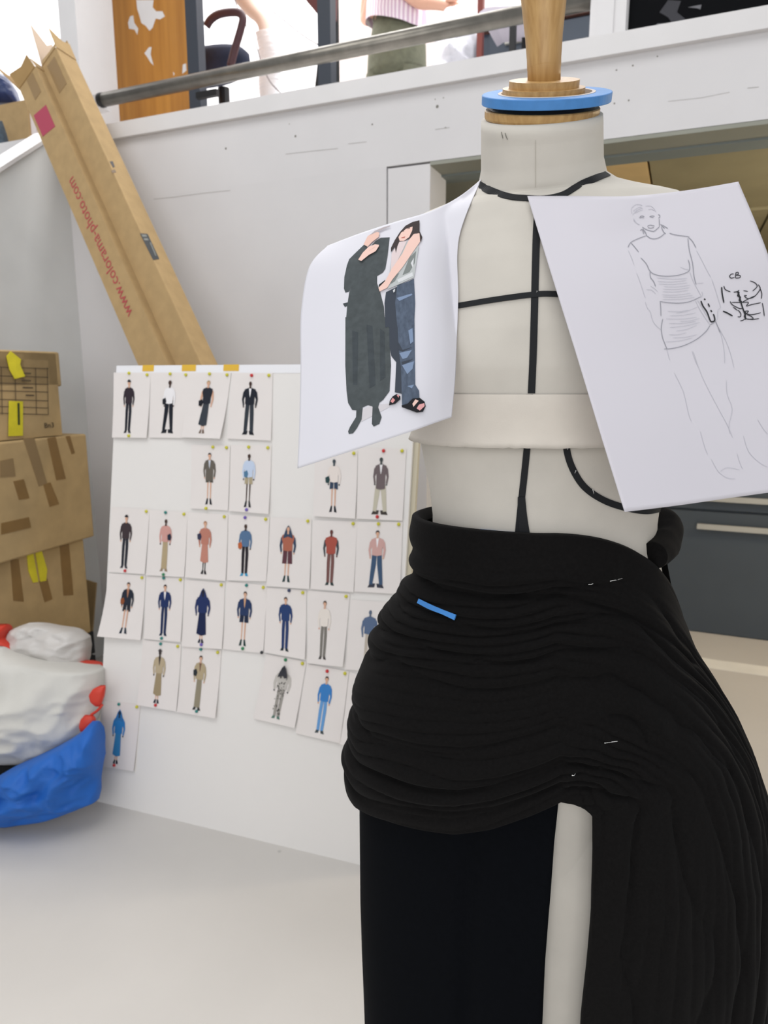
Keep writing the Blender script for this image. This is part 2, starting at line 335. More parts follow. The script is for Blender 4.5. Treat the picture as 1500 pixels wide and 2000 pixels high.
# white boards, ribbed white cloth, bag, cabinet
def slab(name, px, Y, th, m, **k):
    P = [pt(x, y, Y) for x, y in px]; n = len(P)
    return obj(name, P + [p + Vector((0, th, 0)) for p in P], [tuple(range(n)), tuple(range(2 * n - 1, n - 1, -1))] + [(i, (i + 1) % n, n + (i + 1) % n, n + i) for i in range(n)], m, **k)
x0 = pt(648, 80, 4.5).x; x1 = pt(728, 80, 4.5).x
MB().box((x0, 4.5, ZM), (x1 + .8, 4.55, 4.4)).build('white_partition', mat('warm_white', (250, 240, 236), .7), label='tall warm white partition board behind the person in shorts', cat='board')
rb = MB(); rings = []
for i in range(80):
    t = i / 79; y = 62 + 135 * t; xc = 516 + 16 * t + 5 * sin(t * 5); w = .05 + .012 * sin(t * 3)
    c = pt(xc, y, 3.5); w *= 1 + .05 * (0.5 + .5 * cos(i * pi / 2.0))
    rings.append([c + Vector((w * cos(a_), .035 * sin(a_), .004 * sin(a_ + i))) for a_ in np.linspace(0, 2 * pi, 17)[:-1]])
rb.loft(rings)
t0 = empty('hanging_cloth', (pt(520, 190, 3.5).x, 3.5, pt(520, 190, 3.5).z), 'white ribbed cloth hanging beside the looped chair armrest', 'cloth')
rb.build('ribbed_drop', mat('white_rib', (240, 238, 240), .8), t0, smooth=True)
tp = MB(); tp.tube(curve_pts([pt(x, y, 3.5) for x, y in ((470, -14), (492, 18), (512, 40), (520, 70))], 5), [.05, .05, .048, .045, .042, .04, .038, .036, .034, .034, .034, .034, .034, .034, .034, .034], 12)
tp.build('peach_gather', mat('peach_cloth', (228, 204, 190), .8), t0, smooth=True)

def pillow(name, px, D, T, m, nz=0.15, freq=14, rows=40, cols=40, seed=0, parent=None, back=1.0, ridge=.5, **k):
    """closed soft shape: outline given row by row (y, xl, xr), inflated to both sides"""
    ysn = [r[0] for r in px]; y0, y1 = ysn[0], ysn[-1]; V = []; Fc = []
    n2 = 2 * cols
    for i in range(rows + 1):
        v = i / rows; y = y0 + (y1 - y0) * v; xl = interp(y, ysn, [r[1] for r in px]); xr = interp(y, ysn, [r[2] for r in px])
        ev = (1 - abs(2 * v - 1) ** 2.6) ** .5
        for j in range(n2):
            a = 2 * pi * j / n2; u = -cos(a); s = sin(a)
            u2 = math.copysign(abs(u) ** .8, u)
            c = atD((xl + xr) / 2 + (xr - xl) / 2 * u2, y, D)
            q = noise.noise((c.x * freq + seed, c.y * freq, c.z * freq)); q2 = 1 - 2 * abs(noise.noise((c.x * freq * .7 + 9 + seed, c.y * freq, c.z * freq * 1.6)))
            q3 = 1 - 2.2 * abs(noise.noise((c.x * freq * 2.3 + 31 + seed, c.y * freq * 2, c.z * freq * 2.6 + q))) ; q4 = 1 - 2.2 * abs(noise.noise((c.x * freq * 5 + 3 + seed, c.y * freq * 4, c.z * freq * 5 + q2)))
            th = T * ev * abs(s) ** .7 * (1 + nz * (q + ridge * q2 + ridge * .8 * q3 + ridge * .35 * q4)) * (1 if s > 0 else back)
            V.append(c - FW * th * (1 if s > 0 else -1))
    for i in range(rows):
        for j in range(n2): Fc.append((i * n2 + j, i * n2 + (j + 1) % n2, (i + 1) * n2 + (j + 1) % n2, (i + 1) * n2 + j))
    Fc += [tuple(range(n2 - 1, -1, -1)), tuple(rows * n2 + j for j in range(n2))]
    return obj(name, V, Fc, m, parent, smooth=True, **k)

D4 = lambda Y, x, y: Y / ray(x, y).y
pillow('bin_bag', [(20, 868, 930), (60, 856, 938), (95, 846, 940), (150, 842, 930), (240, 835, 935), (290, 850, 925)], D4(3.75, 890, 100), .16, mat('white_sack', (232, 232, 240), .4, .03, 10, .3, 16), .25, 9, label='white plastic sack standing beside the person in shorts', cat='sack')
cb = empty('drawer_unit', (pt(1040, 80, 3.6).x, 3.8, ZM), 'dark blue grey drawer unit behind the wooden finial', 'cabinet')
xa = pt(944, 80, 3.6).x; xb = pt(1160, 60, 3.6).x + .25; zt_ = pt(1130, 31, 3.6).z
M_CABU = mat('slate_laminate', (64, 74, 88), .45)
MB().box((xa, 3.61, ZM), (xb, 4.1, zt_)).build('carcass', M_CABU, cb)
for z0_, z1_ in ((ZM + .02, zt_ - .36), (zt_ - .35, zt_ - .18), (zt_ - .17, zt_ - .01)):
    f_ = MB().box((xa + .03, 3.595, z0_), (xb - .01, 3.61, z1_)).build('drawer', M_CABU, cb)
    xh = pt(988, 70, 3.6).x; MB().box((xh, 3.575, z1_ - .06), (xh + .22, 3.595, z1_ - .045)).build('handle', M_ALU, f_)
MB().box((xa - .02, 3.58, zt_), (xb + .02, 4.12, zt_ + .03)).build('worktop', mat('brown_worktop', (92, 60, 50), .5), cb)
pillow('cushion', [(-30, 1100, 1150), (0, 1102, 1156), (22, 1104, 1150), (32, 1108, 1146)], D4(3.75, 1125, 10), .08, mat('cream_cloth', (226, 212, 204), .8), .2, label='cream cloth bundle lying on the slate drawer unit', cat='bundle')
tbl = empty('side_table', (pt(960, 20, 3.3).x, 3.3, ZM), 'lilac topped table with a red brown leg left of the wooden finial', 'table')
slab('table_top', [(936, 24), (950, 14), (1010, 10), (1010, 18), (952, 22), (938, 32)], 3.2, .3, mat('lilac_white', (222, 214, 226), .4), parent=tbl)
q = pt(940, 26, 3.24); MB().box((q.x - .012, 3.22, ZM), (q.x + .012, 3.25, q.z + .2)).build('leg', mat('red_brown2', (132, 60, 50), .5), tbl)
q = pt(1004, 16, 3.24)
for yy in (3.22, 3.46): MB().box((q.x - .012, yy, ZM), (q.x + .012, yy + .03, q.z)).build('leg', M_BLKMET, tbl)
# dark glazed cupboard on the right of the mezzanine
dk = empty('dark_cupboard', (pt(1380, 20, 3.0).x, 3.0, ZM), 'black glossy cupboard behind the ledge right of the white post', 'cupboard')
xa = pt(1228, 30, 3.0).x; xb = 1.2
MB().box((xa, 3.02, ZM), (xb, 3.5, 4.0)).build('carcass', M_DARK, dk)
MB().box((xa, 3.0, ZM), (xb, 3.02, 4.0)).build('glass_front', mat('black_glass', (10, 11, 14), .7, spec=.1), dk)
MB().box((xa - .05, 2.98, ZM), (xa, 3.5, 4.0)).build('side_panel', M_GREYW, dk)
for s in ([(1283, 46), (1300, 45), (1300, 51), (1282, 52)], [(1344, 14), (1370, 9), (1368, 18), (1362, 16)], [(1288, 24), (1305, 0), (1330, 2), (1322, 24), (1340, 38), (1312, 44), (1305, 34)]):
    slab('reflection_patch', s, 2.998, .002, mat('reflection_grey', (112, 112, 116), .6) if len(s) == 4 else mat('reflection_dark', (40, 40, 48), .5), parent=dk)  # flat patches standing in for reflections on the dark front

# cardboard carton and navy bag at far left of the mezzanine
ct = empty('carton', (pt(20, 250, 2.62).x, 2.6, ZC), 'brown carton on the ledge behind the torn cardboard tubes', 'box')
xa = pt(-70, 260, 2.56).x; xb = pt(58, 260, 2.56).x; zt_ = pt(30, 198, 2.56).z
c_ = MB().box((xa, 2.56, ZM), (xb, 2.80, zt_)).build('body', M_CARD, ct); bevel(c_)
MB().box((xb - .0, 2.57, ZM + .05), (xb + .03, 2.79, zt_ - .01)).build('white_flap', mat('pinkish_white', (232, 222, 220), .7), ct)
pillow('navy_bag', [(150, -10, 8), (158, -30, 20), (175, -40, 30), (195, -50, 36), (206, -50, 38)], D4(2.68, 0, 180), .08, mat('navy_nylon', (28, 48, 96), .35, .15, 20), .2, label='shiny navy bag on top of the brown carton', cat='bag')
pillow('scarf', [(236, -30, 4), (250, -40, 8), (270, -40, 14), (300, -40, 14)], D4(2.44, 0, 260), .03, mat('dark_knit', (70, 82, 92), .9, .3, 80), .3, label='dark fuzzy cloth against the brown carton', cat='cloth')

# ------------------------------------------------------------------ the person on the mezzanine (seen from waist to thighs)
YP = 4.0; px0 = pt(775, 90, YP).x
per = empty('person', (px0, YP, ZM), 'person in olive shorts and pale striped top reaching an arm to the right', 'person')
def skin(name, verts, edges, radii, root, m, parent, sub=2):
    me = bpy.data.meshes.new(name); off = wloc(parent); me.from_pydata([Vector(v) - off for v in verts], edges, [])
    o = bpy.data.objects.new(name, me); COL.objects.link(o); o.parent = parent
    o.modifiers.new('skin', 'SKIN'); o.modifiers.new('sub', 'SUBSURF').levels = sub; o.modifiers['sub'].render_levels = sub
    for i, r in enumerate(radii):
        s = me.skin_vertices[0].data[i]; s.radius = (r, r) if not isinstance(r, tuple) else r; s.use_root = (i == root)
    me.materials.append(m); o.modifiers['skin'].use_smooth_shade = True
    return o
SKIN = mat('skin', (224, 176, 152), .5, .04, 20)
z0_ = ZM; hx = px0
hand = pt(880, 14, YP - .12)
el = pt(818, 6, YP - .10); sh_ = Vector((hx - .02, YP - .12, ZM + 1.40)); 
V = [(hx, YP, z0_ + .92), (hx - .02, YP, z0_ + 1.12), (hx - .01, YP, z0_ + 1.32), (hx + .01, YP, z0_ + 1.44), (hx + .03, YP, z0_ + 1.53), (hx + .05, YP - .01, z0_ + 1.62), (hx + .06, YP - .01, z0_ + 1.72),
     (hx - .09, YP, z0_ + .86), (hx - .10, YP, z0_ + .48), (hx - .11, YP + .02, z0_ + .08), (hx - .10, YP - .12, z0_ + .03),
     (hx + .09, YP, z0_ + .86), (hx + .10, YP, z0_ + .48), (hx + .10, YP + .02, z0_ + .08), (hx + .11, YP - .12, z0_ + .03),
     sh_, (hx + .01, YP - .20, z0_ + 1.24), el, pt(850, 7, YP - .12), hand,
     (hx - .17, YP + .05, z0_ + 1.40), (hx - .22, YP + .08, z0_ + 1.15), (hx - .1, YP - .1, z0_ + 1.22)]
E = [(0, 1), (1, 2), (2, 3), (3, 4), (4, 5), (5, 6), (0, 7), (7, 8), (8, 9), (9, 10), (0, 11), (11, 12), (12, 13), (13, 14), (3, 15), (15, 16), (16, 17), (17, 18), (18, 19), (3, 20), (20, 21), (21, 22)]
rad = [(.15, .11), (.13, .10), (.15, .10), (.10, .08), .055, .085, .08, .085, .058, .042, .03, .085, .058, .042, .03, .055, .045, .036, .03, .024, .055, .045, .035]
skin('body', V, E, rad, 0, SKIN, per)
ax_ = (hand - el).normalized()
for k, (dx, dz, L_) in enumerate(((0, .020, .075), (0, .008, .085), (0, -.004, .08), (0, -.016, .065), (0, .026, .05))):
    b0 = hand + Vector((0, -.004 * k, dz * .8)); d = (ax_ + Vector((0, 0, dz * 8 - .45))).normalized() if k < 4 else (ax_ + Vector((0, -.5, .4))).normalized()
    MB().tube([b0 - ax_ * .02, b0 + ax_ * L_ * .4 + Vector((0, 0, dz * .3)), b0 + ax_ * L_ * .5 + d * L_ * .35, b0 + ax_ * L_ * .55 + d * L_ * .6], [.0095, .009, .008, .005], 8).build('finger', SKIN, per, smooth=True)
hd = MB(); rings = []
for i in range(13):
    t = -pi / 2 + pi * i / 12; rings.append([Vector((hx + .05 + .078 * cos(t) * cos(a_), YP - .01 + .098 * cos(t) * sin(a_), z0_ + 1.70 + .12 * sin(t))) for a_ in np.linspace(0, 2 * pi, 21)[:-1]])
hd.loft(rings); hd.build('head', SKIN, per, smooth=True)
hr_ = MB(); rings = []
for i in range(8):
    t = .1 + (pi / 2 - .1) * i / 7; rings.append([Vector((hx + .05 + .088 * cos(t) * cos(a_), YP + .005 + .108 * cos(t) * sin(a_), z0_ + 1.71 + .125 * sin(t))) for a_ in np.linspace(0, 2 * pi, 21)[:-1]])
hr_.loft(rings); hr_.build('hair', mat('brown_hair', (60, 44, 36), .6), per, smooth=True)
for sx in (-.03, .03): MB().lathe((hx + .05 + sx, YP - .101, z0_ + 1.70), [(.001, -.004), (.008, 0), (.001, .004)], (0, 1, 0), 8).build('eye', M_DARK, per)
MB().tube([(hx + .05, YP - .10, z0_ + 1.70), (hx + .05, YP - .125, z0_ + 1.665)], [.008, .013], 8).build('nose', SKIN, per, smooth=True)
MB().tube([(hx + .03, YP - .095, z0_ + 1.635), (hx + .05, YP - .10, z0_ + 1.632), (hx + .07, YP - .095, z0_ + 1.635)], .005, 6).build('mouth', mat('lips', (178, 96, 90), .5), per, smooth=True)
M_OLV = mat('olive_cotton', (104, 106, 88), .85, .12, 30, .2, 60)
M_STR = mat('lilac_stripe', (246, 238, 244), .8, wave=1.0, scale=16, col2=(212, 186, 208), stretch=(1, 1, 1))
def cloth_ring(c, a_, b_, n, seed, amp, hgt=0.0):
    return [c + Vector((a_ * cos(t) * (1 + amp * noise.noise((cos(t) * 2, sin(t) * 2, seed))), b_ * sin(t) * (1 + amp * noise.noise((cos(t) * 2 + 5, sin(t) * 2, seed))), hgt * cos(t))) for t in np.linspace(0, 2 * pi, n + 1)[:-1]]
cx = lambda z: Vector((hx, YP, z))
MB().loft([cloth_ring(cx(z0_ + zz), aa, bb, 40, zz * 9, .06) for zz, aa, bb in ((.80, .165, .15), (.84, .168, .15), (.90, .168, .15), (.96, .162, .145), (1.02, .15, .135), (1.08, .138, .125), (1.14, .13, .115))], cap=True).build('shorts', M_OLV, per, smooth=True)
for s in (-1, 1):
    MB().loft([cloth_ring(Vector((hx + s * .09, YP, z0_ + zz)), aa, .12, 24, zz * 7 + s, .07) for zz, aa in ((.50, .098), (.6, .096), (.7, .092), (.82, .085))], cap=False).build('shorts_leg', M_OLV, per, smooth=True)
MB().loft([cloth_ring(cx(z0_ + zz), aa, bb, 48, zz * 12, .14, hg) for zz, aa, bb, hg in ((1.055, .175, .15, -.05), (1.10, .172, .148, -.04), (1.18, .165, .14, -.02), (1.28, .165, .13, 0), (1.38, .175, .12, 0), (1.45, .12, .09, 0), (1.49, .07, .07, 0))], cap=False).build('top', M_STR, per, smooth=True)
MB().loft([cloth_ring(c_, r_, r_, 20, i * 3., .1) for i, (c_, r_) in enumerate(((sh_, .075), (sh_ + Vector((.01, -.04, -.08)), .085), (sh_ + Vector((.02, -.07, -.15)), .095)))], cap=False).build('sleeve', M_STR, per, smooth=True)

# ================================================================== CHARCOAL CABINET UNDER THE MEZZANINE
cu = empty('base_cabinet', (.6, 3.9, 0), 'charcoal drawer cabinet with long pale bar handles under the mezzanine', 'cabinet')
MB().box((-.045, 3.68, 0.0), (1.6, 4.2, .93)).build('carcass', M_CAB, cu)
for z0_, z1_, hz in ((.004, .614, .545), (.624, .78, .684), (.79, .925, .85)):
    d_ = MB().box((-.03, 3.66, z0_), (1.59, 3.68, z1_)).build('drawer', M_CAB, cu); bevel(d_, .002, 1)
    h_ = MB().box((.119, 3.625, hz - .013), (1.3, 3.637, hz + .013)).box((.2, 3.637, hz - .005), (.21, 3.66, hz + .005)).box((1.2, 3.637, hz - .005), (1.21, 3.66, hz + .005)).build('handle', M_ALU, d_)
MB().box((-.07, 3.64, .93), (1.62, 4.22, .965)).build('worktop', mat('pale_worktop', (212, 204, 190), .5), cu)

# ================================================================== THE PIN BOARD
BB = Vector(atZ(189, 1565, 0)); BB2 = Vector(atZ(681, 1684, 0)); BU = (BB2 - BB).normalized()
BNH = Vector((-BU.y, BU.x, 0)); la = math.atan(.224 / 1.284); BV = Vector((0, 0, cos(la))) + BNH * sin(la); BN = BU.cross(BV)  # BN points to the viewer
if BN.dot(EYE - BB) < 0: BN = -BN
def on_board(x, y): r = ray(x, y); t = (BB - EYE).dot(BN) / r.dot(BN); P = EYE + r * t - BB; return P.dot(BU), P.dot(BV)
def bp(u, v, h=0.0): return BB + BU * u + BV * v + BN * h
BW = 0.925; BHt = on_board(228, 715)[1]
bd = empty('pin_board', BB + BU * BW / 2, 'tall white foam board leaning on the wall, covered in outfit photos', 'board')
TH = .012
def bslab(u0, u1, v0, v1, h0, h1): 
    c = bp((u0 + u1) / 2, (v0 + v1) / 2, (h0 + h1) / 2); return MB().obox(c, BU * ((u1 - u0) / 2), BV * ((v1 - v0) / 2), BN * ((h1 - h0) / 2))
uL = on_board(228, 715)[0]
bslab(0, BW, 0.0, BHt, -TH, 0).build('face_board', mat('foam_board', (232, 229, 226), .55, spec=.3), bd)
bslab(.004, BW + .012, 0.004, BHt - .004, -.03, -TH - .001).build('backing_board', mat('foam_edge', (206, 198, 176), .7), bd)
bslab(0, BW, BHt - .022, BHt + .001, 0, .0012).build('top_fold', mat('glossy_white', (240, 240, 244), .25), bd)
for (xa, xb) in ((279, 301), (356, 383), (437, 467)):
    u0, v0 = on_board(xa, 722); u1, _ = on_board(xb, 722)
    tpz = bslab(u0, u1, BHt - .016, BHt + .002, .0013, .0022); tpz.build('tape_tab', M_OCH, bd)

# photos: corners tl tr br bl in picture pixels of the photograph, measured on the board
SK1 = (214, 170, 144); SK2 = (70, 52, 46); DK = (34, 36, 44); NV = (36, 52, 96); WH = (238, 236, 238)
PH = [
 ([(223,728),(295,728),(290,856),(222,855)], 'dark striped top and slim black trousers', dict(cx=.44, sk=SK1, hat=DK, top=(52,44,52), bot=(32,34,44), kind='tr', shoe=DK, w=.95)),
 ([(295,728),(371,728),(359,856),(293,855)], 'white top and wide black trousers with a black bag', dict(cx=.53, sk=SK2, hair=SK2, top=WH, bot=(28,32,42), kind='wide', shoe=DK, bag=(DK,-.13,.44))),
 ([(371,728),(452,728),(436,858),(359,855)], 'sleeveless long dark dress with a dark bag', dict(cx=.50, sk=SK1, hair=(176,150,112), top=(40,44,54), bot=(58,64,72), kind='dress', shoe=(120,100,90), bag=(DK,-.14,.46), sleeve=SK1)),
 ([(454,728),(533,729),(531,861),(445,857)], 'black trouser suit', dict(cx=.48, sk=SK2, top=(34,38,48), bot=(52,58,66), kind='wide2', shoe=DK, vee=WH, w=1.15)),
 ([(375,869),(450,870),(447,997),(374,993)], 'taupe blazer and matching shorts', dict(cx=.49, sk=SK1, hair=DK, top=(104,98,90), bot=(84,82,76), kind='sh', shoe=DK, vee=(200,206,218), longtop=.08)),
 ([(452,869),(531,870),(527,1004),(449,998)], 'pale blue shirt, khaki shorts and dark boots', dict(cx=.47, sk=SK2, top=(196,210,232), bot=(172,160,132), kind='sh', shoe=DK, bag=((84,124,156),-.07,.43))),
 ([(615,879),(699,881),(696,1013),(614,1008)], 'white jacket and navy shorts with a dark bag', dict(cx=.47, sk=(60,72,80), top=(232,222,216), bot=(56,70,92), kind='sh', shoe=DK, bag=((44,70,72),-.15,.44))),
 ([(700,874),(794,876),(787,1017),(698,1013)], 'grey brown jacket and wide beige trousers', dict(cx=.50, sk=(66,74,74), top=(112,100,102), bot=(196,190,172), kind='wide', shoe=(70,64,60), vee=WH, longtop=.1)),
 ([(219,990),(293,994),(285,1121),(214,1117)], 'dark patterned top and dark grey trousers', dict(cx=.42, sk=SK1, hat=DK, top=(64,54,58), bot=(42,44,54), kind='tr', shoe=(60,60,70))),
 ([(293,995),(367,1000),(362,1127),(288,1123)], 'pink top, khaki trousers and a black bag', dict(cx=.46, sk=SK2, top=(206,156,148), bot=(178,160,128), kind='narrow', shoe=(150,130,110), bag=((40,48,66),.10,.40))),
 ([(367,1000),(446,1005),(443,1134),(364,1127)], 'terracotta pink coat dress and black boots', dict(cx=.46, sk=SK1, hair=(168,124,92), top=(186,126,110), bot=(192,134,118), kind='coat', shoe=(30,30,34), bag=((54,56,80),-.14,.36))),
 ([(447,1005),(527,1010),(522,1135),(445,1133)], 'mid blue shirt and black trousers with an orange bag', dict(cx=.44, sk=SK2, top=(88,116,150), bot=(44,40,46), kind='tr', shoe=(60,150,190), bag=((186,100,60),-.13,.46))),
 ([(529,1010),(609,1013),(606,1150),(522,1144)], 'navy hooded cape over a rust top and plum shorts', dict(cx=.46, sk=SK1, hood=(60,74,96), top=(172,104,84), bot=(96,60,68), kind='lsh', shoe=(44,64,66), sleeve=(60,74,96), w=1.2)),
 ([(612,1016),(698,1018),(692,1156),(608,1150)], 'rust red knit and grey trousers with red side stripes', dict(cx=.44, sk=(104,64,60), top=(168,84,72), bot=(120,84,80), kind='tr', shoe=(50,64,64), sleeve=(64,70,76), w=1.1)),
 ([(698,1019),(787,1019),(782,1160),(693,1155)], 'pink check jacket and wide blue trousers', dict(cx=.47, sk=SK1, hair=DK, top=(206,166,160), bot=(66,88,116), kind='wide', shoe=(60,62,74), vee=WH, w=1.15)),
 ([(213,1119),(285,1124),(279,1249),(198,1241)], 'dark coat over dark shorts with bare legs', dict(cx=.58, sk=SK1, hair=DK, top=(40,46,58), bot=(44,46,54), kind='sh', shoe=(36,48,62), vee=(176,124,96), bag=((140,80,50),-.12,.42))),
 ([(288,1125),(360,1128),(355,1253),(283,1247)], 'navy trouser suit with a white shirt', dict(cx=.52, sk=SK1, hair=DK, top=NV, bot=(34,48,84), kind='tr', shoe=(30,44,70), vee=WH, w=1.1)),
 ([(364,1132),(440,1138),(436,1267),(357,1262)], 'navy hooded coat and long navy skirt', dict(cx=.47, sk=(40,40,52), hood=(40,54,98), top=(38,52,96), bot=(30,40,74), kind='skirt', shoe=(40,40,60), w=1.2)),
 ([(445,1135),(522,1143),(516,1275),(437,1267)], 'off shoulder navy jacket and navy shorts', dict(cx=.48, sk=SK1, hair=(70,58,52), top=(44,60,96), bot=(34,44,66), kind='sh', shoe=(32,60,60), vee=(204,160,126), w=1.15)),
 ([(521,1147),(599,1153),(598,1287),(518,1273)], 'plain navy boiler suit', dict(cx=.50, sk=SK1, hair=DK, top=(44,66,112), bot=(42,62,106), kind='tr', shoe=(36,50,54), w=1.05)),
 ([(603,1153),(684,1160),(672,1301),(602,1294)], 'white knit and straight grey trousers', dict(cx=.42, sk=SK1, hair=(78,64,56), top=(232,224,216), bot=(126,122,116), kind='tr', shoe=(80,76,74))),
 ([(686,1171),(767,1176),(757,1311),(676,1307)], 'blue grey jacket and crinkled beige trousers', dict(cx=.50, sk=(92,106,128), top=(92,110,140), bot=(190,180,168), kind='tr', shoe=(70,74,76), w=1.2)),
 ([(280,1249),(355,1258),(347,1388),(272,1375)], 'beige coat and long beige skirt with a dark hat', dict(cx=.48, sk=(60,52,50), hat=(64,58,60), top=(184,168,140), bot=(158,142,112), kind='skirt', shoe=(50,52,60), vee=(60,52,52))),
 ([(359,1258),(433,1270),(424,1401),(348,1389)], 'long beige overcoat over trousers with a dark bag', dict(cx=.50, sk=SK1, hair=(70,60,54), top=(178,162,132), bot=(146,138,118), kind='narrow', shoe=(60,60,60), bag=((46,52,56),-.12,.38), vee=(120,90,74))),
 ([(521,1277),(599,1292),(578,1420),(497,1402)], 'black and white printed suit', dict(cx=.52, sk=(52,54,60), hood=(60,60,66), top=(196,192,186), bot=(158,154,148), kind='tr', shoe=(90,120,110), w=1.3, speck=(64,62,62))),
 ([(601,1296),(682,1311),(666,1450),(579,1431)], 'bright blue denim jacket and jeans', dict(cx=.52, sk=SK1, hair=(70,60,56), top=(62,128,196), bot=(104,156,210), kind='tr', shoe=(64,74,78))),
 ([(683,1313),(764,1330),(745,1467),(668,1450)], 'yellow top and jeans, half behind the skirt', dict(cx=.44, sk=(84,88,90), top=(206,204,112), bot=(110,160,210), kind='tr', shoe=(70,90,84))),
 ([(204,1367),(275,1376),(264,1504),(196,1495)], 'bright blue hooded coat and blue skirt', dict(cx=.47, sk=(40,52,66), hood=(52,118,180), top=(48,128,196), bot=(56,132,186), kind='skirt', shoe=(36,46,60), w=1.1)),
]
def fig_polys(p):
    """list of (polygon in s,t, colour) for one printed outfit picture"""
    L = []; cx_ = p['cx']; w = p.get('w', 1.0); sk = p['sk']; top = p['top']; bot = p['bot']; kd = p['kind']
    def el(x, y, rx, ry, n=10): return [(cx_ + x + rx * cos(2 * pi * k / n), y + ry * sin(2 * pi * k / n)) for k in range(n)]
    def pg(*q): return [(cx_ + a_, b_) for a_, b_ in q]
    lt = p.get('longtop', 0.0); hip = .47 + lt
    leg = SK1 if sk not in (SK2,) else SK2
    # legs and lower garment
    if kd in ('sh', 'lsh'):
        e = .58 if kd == 'sh' else .66
        for s in (-1, 1):
            L.append((pg((s * .02, e - .05), (s * .055, e - .05), (s * .05, .86), (s * .028, .86)), leg))
            L.append((pg((s * .004, hip - .04), (s * .085 * w, hip - .04), (s * .10 * w, e), (s * .012, e)), bot))
            L.append((pg((s * .02, .83), (s * .055, .83), (s * .09, .925), (s * .03, .92)), p['shoe']))
    elif kd in ('skirt', 'dress', 'coat'):
        e = .80 if kd != 'coat' else .74
        for s in (-1, 1):
            L.append((pg((s * .012, e - .04), (s * .04, e - .04), (s * .036, .89), (s * .016, .89)), leg if kd != 'coat' else p['shoe']))
            L.append((pg((s * .008, .87), (s * .045, .87), (s * .075, .925), (s * .015, .93)), p['shoe']))
        L.append((pg((-.065 * w, .44), (.065 * w, .44), (.10 * w if kd != 'dress' else .09, e), (.0, e + .02), (-.10 * w if kd != 'dress' else -.12, e - .01)), bot))
    else:
        a1, a2 = {'tr': (.085, .075), 'wide': (.12, .15), 'wide2': (.105, .11), 'narrow': (.07, .075)}[kd]; g = .012 if kd != 'narrow' else .0
        for s in (-1, 1):
            L.append((pg((s * .012, .87), (s * a2 * .9, .87), (s * (a2 + .03), .93), (s * .03, .925)), p['shoe']))
            L.append((pg((0, hip - .05), (s * a1 * .85, hip - .05), (s * a1, .6), (s * a2, .88), (s * max(g, a2 - .075), .89), (s * g, .60)), bot))
    # arms and torso
    slv = p.get('sleeve', top)
    for s in (-1, 1):
        L.append((pg((s * .10 * w, .25), (s * .145 * w, .29), (s * .165 * w, .40), (s * .14 * w, .50), (s * .11 * w, .49), (s * .125 * w, .40), (s * .09 * w, .33)), slv))
        L.append((el(s * .125 * w, .51, .018, .014, 7), sk))
    L.append((pg((-.035, .225), (.035, .225), (.115 * w, .25), (.125 * w, .30), (.095 * w, .38), (.095 * w, hip), (0, hip + .012), (-.095 * w, hip), (-.095 * w, .38), (-.125 * w, .30), (-.115 * w, .25)), top))
    if 'vee' in p: L.append((pg((-.03, .23), (.03, .23), (.012, .33), (0, .37), (-.012, .33)), p['vee']))
    if 'speck' in p:
        rr = random.Random(3)
        for k in range(46):
            x = rr.uniform(-.12, .12); y = rr.uniform(.26, .86); L.append((el(x * (1 if y < .5 else .8), y, rr.uniform(.008, .02), rr.uniform(.005, .016), 5), p['speck']))
    if 'hood' in p: L.append((pg((0, .105), (.05, .15), (.10, .24), (.12, .30), (0, .27), (-.12, .30), (-.10, .24), (-.05, .15)), p['hood']))
    L.append((pg((-.018, .19), (.018, .19), (.022, .235), (-.022, .235)), sk))
    L.append((el(0, .165, .036, .034), sk))
    if 'hair' in p: L.append((pg((-.044, .175), (-.042, .145), (-.02, .122), (.02, .122), (.042, .145), (.044, .175), (.03, .15), (0, .142), (-.03, .15)), p['hair']))
    if 'hat' in p: L.append((el(0, .135, .055, .014), p['hat'])); L.append((el(0, .125, .034, .018), p['hat']))
    if 'bag' in p:
        c, x, y = p['bag']; L.append((pg((x - .05, y - .03), (x + .03, y - .055), (x + .06, y + .0), (x + .035, y + .055), (x - .04, y + .045)), c))
    return L
def bil(q, s, t):
    (a, b, c, d) = q
    return tuple((a[i] * (1 - s) + b[i] * s) * (1 - t) + (d[i] * (1 - s) + c[i] * s) * t for i in (0, 1))
M_PHOTO = mat('photo_paper', (231, 225, 222), .45, .02, 6.0, spec=.35)
PHOTO_UV = []
